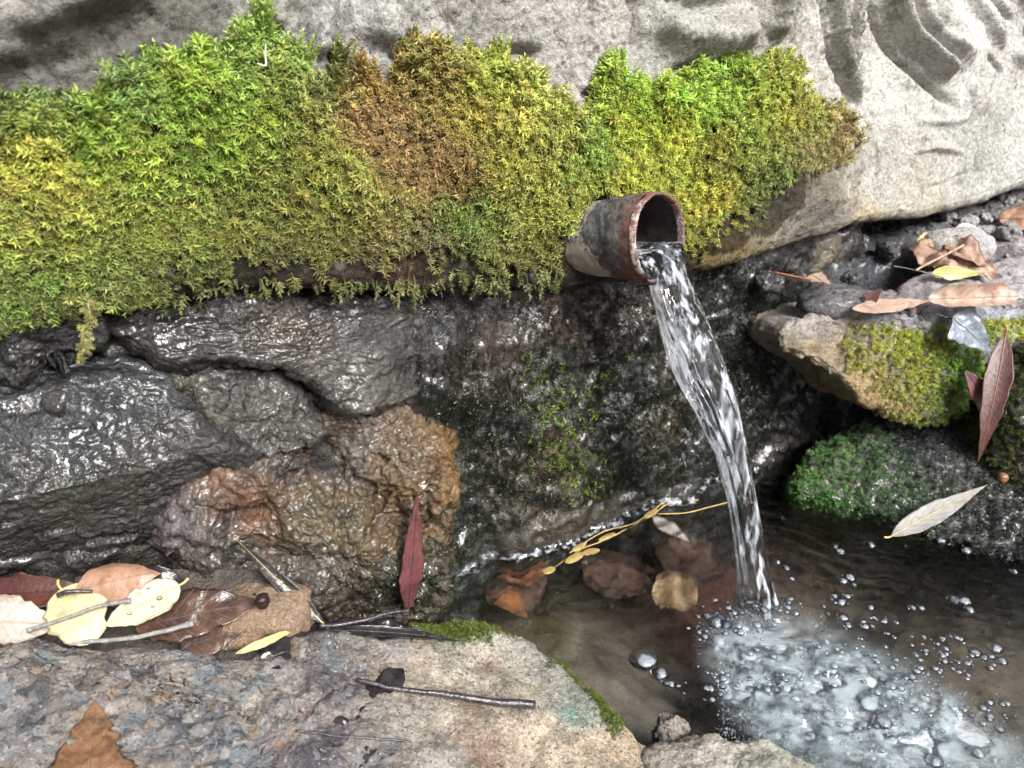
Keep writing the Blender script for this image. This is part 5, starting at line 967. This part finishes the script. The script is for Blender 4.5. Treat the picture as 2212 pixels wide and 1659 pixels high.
SUNK = leaf_mat((0.10, 0.06, 0.045), (0.18, 0.10, 0.075), (0.2, 0.14, 0.1), 0.3, 0.5, 0.2); SUNT = leaf_mat((0.42, 0.26, 0.14), (0.52, 0.34, 0.20), (0.3, 0.2, 0.1), 0.3, 0.5, 0.2); PINKW = leaf_mat((0.62, 0.50, 0.46), (0.72, 0.62, 0.58), (0.5, 0.4, 0.38), 0.3, 0.5, 0.1)
WILLOW = leaf_mat((0.28, 0.28, 0.27), (0.38, 0.38, 0.37), (0.30, 0.20, 0.11), 0.9, 0.4, 0.1); BLUEG = leaf_mat((0.17, 0.20, 0.24), (0.28, 0.32, 0.37), (0.10, 0.12, 0.15), 0.5, 0.25, 0.4)
YELW = leaf_mat((0.48, 0.44, 0.16), (0.58, 0.54, 0.28), (0.7, 0.66, 0.4), 0.2, 0.35, 0.15); CRUMP = leaf_mat((0.24, 0.14, 0.10), (0.42, 0.29, 0.22), (0.3, 0.2, 0.14), 0.4, 0.5, 0.3); PEACH = leaf_mat((0.36, 0.24, 0.18), (0.48, 0.36, 0.29), (0.26, 0.16, 0.11), 0.5, 0.5, 0.4)
GREYT = plain_mat('grey_twig', (0.20, 0.195, 0.185), 0.6, 0.4, 300); BLACKT = plain_mat('black_wet_twig', (0.035, 0.03, 0.035), 0.18, 0.6, 250, 0.0006, 0.7); YELT = plain_mat('yellow_stem', (0.55, 0.42, 0.16), 0.45, 0.3, 200); GOLD = plain_mat('gold_stem', (0.42, 0.29, 0.11), 0.4, 0.35, 150); REDT = plain_mat('red_stem', (0.30, 0.12, 0.06), 0.4, 0.3, 200)
M_CREV = rock_mat('crevice_soil', (0.3, 0.6), ((150, 0.003), (500, 0.001)))
CREV = Frame((-0.252, 0.323, 0.090), (1, 0.30, -0.20), (0.20, -0.55, 0.9))
c_ = lambda u, v, o=0.0: sc1(CREV, u, v, o)
l_ = lambda u, v, o=0.0: sc1(LEDGE, u, v, o + 0.013)
w_ = lambda u, v, o=0.0: sc1(WALL, u, v, o)
b_ = lambda u, v, o=0.0: sc1(BANKF, u, v, o)
bedf = lambda z: Frame((0, 0.3, z), (1, 0, 0), UP)
p_ = lambda u, v, z=0.0: sc1(bedf(z), u, v)
# soil in the crevice
V = np.array([c_(u, v, -0.012) for v in (1230, 1290, 1350, 1430) for u in np.linspace(-150, 600, 30)]); V = V + CREV.en * (0.003 * fbm(V, 80, 3))[:, None]
obj('soil', V, grid_faces(4, 30), M_CREV, attrs={'tint': np.tile([[0.04, 0.032, 0.026]], (len(V), 1))}, kind='structure', label='dark soil filling the crevice behind the ledge', cat='soil')
UPC = CREV.en
leaf('dark red glossy leaf lying at the far left edge of the crevice', c_(-60, 1290, 0.002), c_(215, 1275, 0.004), UPC, 0.026, REDD, 'lance', bend=0.04, curl=0.7, seed=2)
leaf('pale pinkish dry leaf at the left edge below the dark red leaf', c_(-70, 1345, 0.006), c_(128, 1350, 0.005), UPC, 0.030, WHITEP, 'ovate', bend=0.10, curl=0.5, seed=3)
leaf('dark wet leaf fragment at the left edge under the pale leaf', c_(-60, 1372, 0.007), c_(85, 1352, 0.007), UPC, 0.012, DARK, 'triangle', bend=0.05, seed=33)
leaf('rolled tan leaf propped against the black rock', c_(165, 1272, 0.012), c_(348, 1238, 0.014), [0, -0.5, 0.85], 0.036, TANP, 'lance', bend=0.06, curl=-1.15, seed=4, wave=0.04, twist=0.4)
leaf('dark curled leaf behind the pointed cream leaf', c_(285, 1262, 0.004), c_(402, 1258, 0.004), UPC, 0.020, DARK, 'ovate', bend=0.18, curl=0.6, seed=5)
leaf('brown wet leaf with grey veins beside the berry', c_(290, 1352, 0.003), c_(560, 1300, 0.006), UPC, 0.031, BRWN, 'ovate', bend=0.03, wave=0.05, serr=0.12, seed=6)
leaf('brown leaf shred under the veined brown leaf', c_(390, 1400, 0.002), c_(545, 1345, 0.003), UPC, 0.022, BRWN, 'ovate', wave=0.05, seed=36)
leaf('broad rounded cream-yellow leaf among the crevice leaves', c_(132, 1272, 0.011), c_(205, 1386, 0.010), UPC, 0.033, CREAM, 'round', bend=0.05, wave=0.02, seed=7, stalk=0.006, stalk_mat=YELT)
pale_leaf = leaf('pointed pale cream leaf with water drops beside the rounded one', c_(388, 1264, 0.011), c_(228, 1352, 0.012), UPC, 0.023, PALE, 'ovate', bend=0.05, curl=0.12, wave=0.012, seed=8, stalk=0.006, stalk_mat=YELT)
for (u, v, r_) in ((345, 1292, 0.0016), (300, 1282, 0.0013), (320, 1270, 0.0011), (280, 1325, 0.0012), (270, 1300, 0.0010), (330, 1310, 0.0009)):
    V0_, F0_ = ico(2); V0_ = V0_ * r_ * np.array([1.2, 1, 0.6]) + c_(u, v, 0.0145); V0_ = V0_
    o = obj('water_drop', V0_, F0_, M_WATER); o.parent = pale_leaf; o.location = Vector(o['_o']) - Vector(pale_leaf['_o'])
twig('grey forked stalk lying across both cream leaves', [c_(60, 1362, 0.013), c_(140, 1336, 0.016), c_(210, 1310, 0.018), c_(283, 1298, 0.018)], 0.0011, 0.0012, GREYT, knob=0.5, seed=2)
twig('grey twig along the back edge of the ledge below the leaves', [c_(150, 1390, 0.010), c_(280, 1378, 0.013), c_(360, 1362, 0.014), c_(418, 1345, 0.015)], 0.0012, 0.0016, GREYT, knob=0.2, seed=3)
twig('short black twig stub on the rounded cream leaf', [c_(125, 1286, 0.016), c_(150, 1278, 0.017), c_(200, 1278, 0.014)], 0.0016, 0.0010, BLACKT, seed=4, n=16)
bo = boulder('berry', 567, 1298, CREV, 0.018, (0.0042, 0.0042, 0.0048), 0, [(567, 1298, (0.02, 0.008, 0.008))], plain_mat('berry_skin', (0.02, 0.008, 0.008), 0.2, 0.4, 500, 0.0006, 0.6), 'small shiny dark berry on the sandy stone', 'berry', 31, ((300, 0.0005, 2),))
leaf('long narrow dark leaf leaning from the crevice to the ochre rock', l_(700, 1348, 0.002), w_(512, 1166, 0.050), [0.3, -0.6, 0.6], 0.011, DARK, 'lance', bend=-0.08, curl=0.5, seed=9, stalk=0.004, stalk_mat=YELT)
leaf('thin yellow leaf edge at the ledge below the narrow dark leaf', l_(508, 1412, 0.002), l_(652, 1350, 0.003), [0.2, -0.8, 0.5], 0.006, YELW, 'lance', bend=0.06, seed=10)
leaf('maroon lance-shaped leaf standing against the ochre rock', w_(882, 1318, 0.048), w_(902, 1060, 0.052), [0.35, -0.9, 0.25], 0.0185, MAROON, 'lance', bend=0.015, curl=0.25, seed=11, torn=0.25)
# on the ledge
leaf('flat brown leaf pressed onto the ledge at the bottom left', l_(190, 1720, 0.003), l_(205, 1515, 0.003), LEDGE.en, 0.054, FLATB, 'triangle', wave=0.06, torn=0.3, seed=12)
leaf('black wet leaf plastered along the back of the ledge', l_(560, 1425, -0.002), l_(880, 1352, -0.003), LEDGE.en, 0.034, DARK, 'ovate', wave=0.14, bend=0.02, seed=13, torn=0.4)
leaf('narrow dark leaf curled along the ledge next to the algae', l_(700, 1362, 0.004), l_(1000, 1385, 0.002), LEDGE.en, 0.011, DARK, 'lance', curl=0.8, bend=0.03, seed=14)
leaf('dark bluish leaf scrap beneath the long twig', l_(740, 1580, -0.001), l_(872, 1440, 0.001), LEDGE.en, 0.018, DARK, 'blunt', torn=0.6, wave=0.16, seed=15)
leaf('black leaf mush at the bottom of the ledge', l_(560, 1640, -0.002), l_(850, 1600, -0.002), LEDGE.en, 0.040, DARK, 'ovate', torn=0.5, wave=0.16, seed=16)
tw = twig('dark wet twig with a cut end lying across the tan ledge', [l_(770, 1468, 0.004), l_(850, 1486, 0.005), l_(960, 1500, 0.005), l_(1060, 1515, 0.005), l_(1155, 1522, 0.005)], 0.0012, 0.0027, BLACKT, seed=5)
twig('thin black stem at the bottom of the ledge', [l_(640, 1580, 0.003), l_(760, 1592, 0.004), l_(888, 1602, 0.003)], 0.0007, 0.0006, BLACKT, seed=6)
twig('split dark stem lying along the pool end of the crevice', [l_(690, 1352, 0.004), l_(760, 1345, 0.006), l_(840, 1325, 0.006), l_(885, 1320, 0.004)], 0.0016, 0.0012, BLACKT, seed=7)
# in the water
leaf('orange-brown leaf sunk in the dark corner of the pool', p_(1185, 1225, -0.022), p_(1045, 1215, -0.024), UP, 0.055, ORNG, 'ovate', wave=0.06, bend=0.05, seed=17, serr=0.2)
leaf('dull brown leaf sunk under the orange-brown leaf', p_(1060, 1310, -0.030), p_(1180, 1240, -0.030), UP, 0.05, SUNK, 'ovate', wave=0.06, seed=18)
leaf('small orange leaf piece sunk close to the ledge', p_(1085, 1285, -0.018), p_(1140, 1335, -0.018), UP, 0.026, ORNG, 'triangle', wave=0.05, seed=19)
leaf('dark reddish leaf sunk in the middle of the pool', p_(1260, 1235, -0.03), p_(1420, 1270, -0.03), UP, 0.045, SUNK, 'ovate', wave=0.08, seed=20)
leaf('tan crumpled leaf sunk left of the falling stream', p_(1412, 1262, -0.016), p_(1505, 1300, -0.016), UP, 0.040, SUNT, 'blunt', wave=0.12, seed=21)
leaf('brown leaf sunk behind the tan crumpled one', p_(1420, 1180, -0.025), p_(1560, 1240, -0.025), UP, 0.05, SUNK, 'ovate', wave=0.1, seed=22)
leaf('pinkish white leaf floating beside the golden stem', p_(1410, 1117, -0.003), p_(1492, 1172, -0.004), UP, 0.018, PINKW, 'lance', wave=0.06, seed=23)
g1_ = [(1175, 1238, -.004), (1205, 1222, -.002), (1250, 1190, -.001), (1290, 1172, 0), (1340, 1150, 0), (1400, 1118, 0), (1450, 1085, .001), (1510, 1080, .001)]
st = twig('golden stem with small loops trailing on the water toward the stream', [p_(*k) for k in g1_], 0.0007, 0.0005, GOLD, 'golden_weed', cat='stem')
POD = plain_mat('amber_pod', (0.30, 0.22, 0.08), 0.3, 0.3, 200)
def loop(u, v, ru, rv, rot, r=0.00038):
    a = np.linspace(0, 2 * pi, 22); P = np.array([p_(u + ru * cos(x) * cos(rot) - rv * sin(x) * sin(rot), v + ru * cos(x) * sin(rot) + rv * sin(x) * cos(rot), 0.0008) for x in a])
    cP = P.mean(0); Vp, Fp = ico(2); e_ = P[0] - cP; f_ = P[5] - cP; Vl = cP + Vp[:, :1] * e_ + Vp[:, 1:2] * f_ + Vp[:, 2:] * UP * 0.0007; obj('pod', Vl, Fp, POD, st)
for k in ((1185, 1232, 16, 8, -0.3), (1275, 1192, 22, 8, -0.2), (1250, 1182, 20, 6, -0.5), (1240, 1205, 26, 9, -0.45), (1405, 1110, 20, 7, -0.5), (1440, 1078, 22, 5, -0.7), (1310, 1160, 22, 6, -0.4)): loop(*k)
Vl, Fl = tube_geo(resample(np.array([p_(a, b, 0.001) for a, b in ((1230, 1195), (1300, 1150), (1370, 1130), (1420, 1095), (1455, 1065), (1490, 1050))]), 30, False), 0.0005, 6); obj('branch', Vl, Fl, GOLD, st)
Vl, Fl = tube_geo(resample(np.array([p_(a, b, 0.001) for a, b in ((1420, 1110), (1480, 1108), (1530, 1096), (1572, 1085))]), 20, False), 0.0005, 6); obj('branch', Vl, Fl, GOLD, st)
# right bank
lw_ = lambda u, v, o=0.0: sc1(LOWF, u, v, o + 0.026)
leaf('silvery willow leaf lying on the low mossy stone at the water', lw_(1925, 1158, -0.004), lw_(2132, 1048, 0.004), [-0.1, -0.4, 0.9], 0.020, WILLOW, 'lance', bend=0.02, curl=0.2, seed=24, stalk=0.006, stalk_mat=YELT)
sl_ = lambda u, v, o=0.0: sc1(SLABF, u, v, o)
leaf('large dark red leaf hanging down at the right end of the slab', sl_(2172, 722, 0.030), sl_(2112, 1000, 0.050), [-0.35, -1, 0.2], 0.024, REDD, 'lance', bend=0.05, curl=0.35, seed=25, stalk=0.008, stalk_mat=REDT)
leaf('smaller red-brown leaf behind the large dark red leaf', sl_(2150, 905, 0.034), sl_(2085, 800, 0.030), [0.1, -1, 0.2], 0.020, MAROON, 'ovate', bend=0.05, curl=0.3, seed=26)
leaf('blue-grey heart-shaped leaf on the moss of the slab', sl_(2058, 684, 0.026), sl_(2140, 760, 0.030), [-0.1, -0.8, 0.7], 0.042, BLUEG, 'triangle', wave=0.08, fold=0.15, seed=27, serr=0.15)
twig('black bent stem at the top of the blue-grey leaf', [sl_(2000, 690, 0.012), sl_(1990, 672, 0.014), sl_(2030, 680, 0.018), sl_(2085, 700, 0.024)], 0.0007, 0.0006, BLACKT, seed=8)
leaf('yellow leaf standing up among brown leaves on the bank', b_(1990, 545, 0.004), b_(2040, 502, 0.010), [-0.3, -0.8, 0.6], 0.026, YELW, 'ovate', curl=0.4, seed=28)
leaf('brown crumpled leaf on the bank under the yellow leaf', b_(1970, 530, 0.006), b_(2155, 598, 0.004), [0, -0.5, 1], 0.050, CRUMP, 'ovate', wave=0.16, bend=0.06, curl=0.3, seed=29)
leaf('second crumpled brown leaf beside the pale rounded stone', b_(2040, 500, 0.010), b_(2110, 575, 0.008), [0.2, -0.5, 1], 0.036, CRUMP, 'blunt', wave=0.18, seed=30)
leaf('pale pink curled leaf near the overhang of the carved stone', b_(2055, 505, 0.010), b_(2120, 495, 0.014), [0, -0.7, 0.7], 0.018, PINKW, 'lance', curl=0.8, bend=0.08, seed=31)
leaf('pale yellow curled leaf strip lying on the bank', b_(2012, 590, 0.006), b_(2132, 588, 0.010), [0, -0.9, 0.5], 0.014, YELW, 'lance', curl=0.4, bend=-0.08, twist=0.7, seed=32)
leaf('long peach curled leaf along the top of the slab', b_(2005, 645, 0.004), b_(2200, 640, 0.006), [0, -0.8, 0.7], 0.026, PEACH, 'blunt', curl=1.2, wave=0.10, seed=34, serr=0.2, torn=0.3)
leaf('flat dusky pink leaf on the slab left of the peach leaf', b_(1840, 668, 0.002), b_(2015, 648, 0.003), [0, -0.3, 1], 0.020, PEACH, 'lance', wave=0.04, seed=35)
leaf('small dark red leaf tip behind the slab', b_(1875, 650, 0.004), b_(1905, 622, 0.010), [-0.6, -0.8, 0.3], 0.014, REDD, 'triangle', curl=0.3, seed=37)
leaf('pink leaf lying at the end of the red stem', b_(1752, 592, 0.006), b_(1800, 622, 0.004), [0, -0.5, 1], 0.022, PEACH, 'triangle', seed=38)
leaf('brown leaf at the right edge below the carved stone', b_(2160, 470, 0.006), b_(2290, 480, 0.012), [0, -0.6, 0.8], 0.034, TANP, 'ovate', curl=0.5, wave=0.08, seed=39)
twig('thin red stem across the dark bank', [b_(1632, 582, 0.006), b_(1690, 592, 0.007), b_(1752, 605, 0.007)], 0.0009, 0.0008, REDT, seed=9)
twig('light brown twig slanting across the crumpled leaves', [b_(1978, 584, 0.008), b_(2020, 562, 0.012), b_(2080, 530, 0.018)], 0.0011, 0.0012, plain_mat('brown_twig', (0.36, 0.24, 0.17), 0.6), seed=10)
twig('thin grey stem on the bank left of the pale yellow leaf', [b_(1930, 575, 0.005), b_(1980, 584, 0.006), b_(2040, 600, 0.006)], 0.0005, 0.0005, GREYT, seed=11)
boulder('snail_shell', 2166, 1032, LOWF, 0.034, (0.0042, 0.0036, 0.0040), 0, [(2166, 1032, (0.20, 0.10, 0.05))], plain_mat('shell_brown', (0.20, 0.10, 0.05), 0.3, 0.4, 400), 'tiny brown snail shell on the low mossy stone', 'snail shell', 40, ((300, 0.0004, 2),))
twig('bent white straw caught in the top of the green moss', [w_(556, 138, 0.042), w_(573, 142, 0.044), w_(572, 118, 0.044), w_(574, 96, 0.044)], 0.0005, 0.0004, plain_mat('straw', (0.6, 0.6, 0.58), 0.6), 'straw', cat='straw', seed=12)
# gravel on the bank
def gm(q, p): return (q[:, 0] > 1560) & (q[:, 0] < 2330) & (q[:, 1] > 380) & (q[:, 1] < 700) & (p[:, 2] > 0.15)
P, Nn, uv = sample_surface(GEO['bank'], 14000, gm)
k = (uv[:, 0] > 1960) & (uv[:, 1] < 560) | (rng.random(len(uv)) < 0.15); P, uv = P[k][:500], uv[k][:500]; rad = 0.0012 + 0.0036 * rng.random(len(P)) ** 3
V, F = blobs(P, rad, 2, 0.6 + 0.6 * rng.random((len(P), 3))); V = V + 0.0012 * np.stack([fbm(V, 220, 2), fbm(V, 220, 2, off=3), fbm(V, 220, 2, off=6)], -1)
gc = np.repeat(tint(P, bank_ctrl, 20, 60) * (0.7 + 1.0 * rng.random((len(P), 1))), len(ico(2)[0]), 0)
obj('gravel', V, F, M_BANK, attrs={'tint': np.clip(gc, 0, 0.6)}, kind='stuff', label='fine grey gravel scattered over the bank', cat='gravel')
for k, (u, v, r_, c) in enumerate([(2050, 470, 0.008, 0.34), (2090, 480, 0.010, 0.36), (2130, 472, 0.007, 0.4), (2170, 430, 0.008, 0.42), (2120, 500, 0.008, 0.3), (2180, 500, 0.012, 0.32), (1860, 525, 0.010, 0.08), (1920, 540, 0.012, 0.09), (1700, 570, 0.012, 0.06), (1660, 610, 0.013, 0.05), (1840, 600, 0.009, 0.10)]):
    boulder('pebble', u, v, BANKF, 0.002, (r_, r_ * 0.8, r_ * 0.65), k * 0.7, [(u, v, (c, c * 0.98, c * 0.97))], M_DRY if c > 0.2 else M_WET, 'dry pale pebble on the bank under the carved stone' if c > 0.2 else 'dark wet pebble on the bank behind the stream', 'pebble', 50 + k, ((120, 0.003, 3),), 'pale pebbles on the bank' if c > 0.2 else 'dark pebbles on the bank')
for o in bpy.data.objects:
    if '_o' in o: del o['_o']
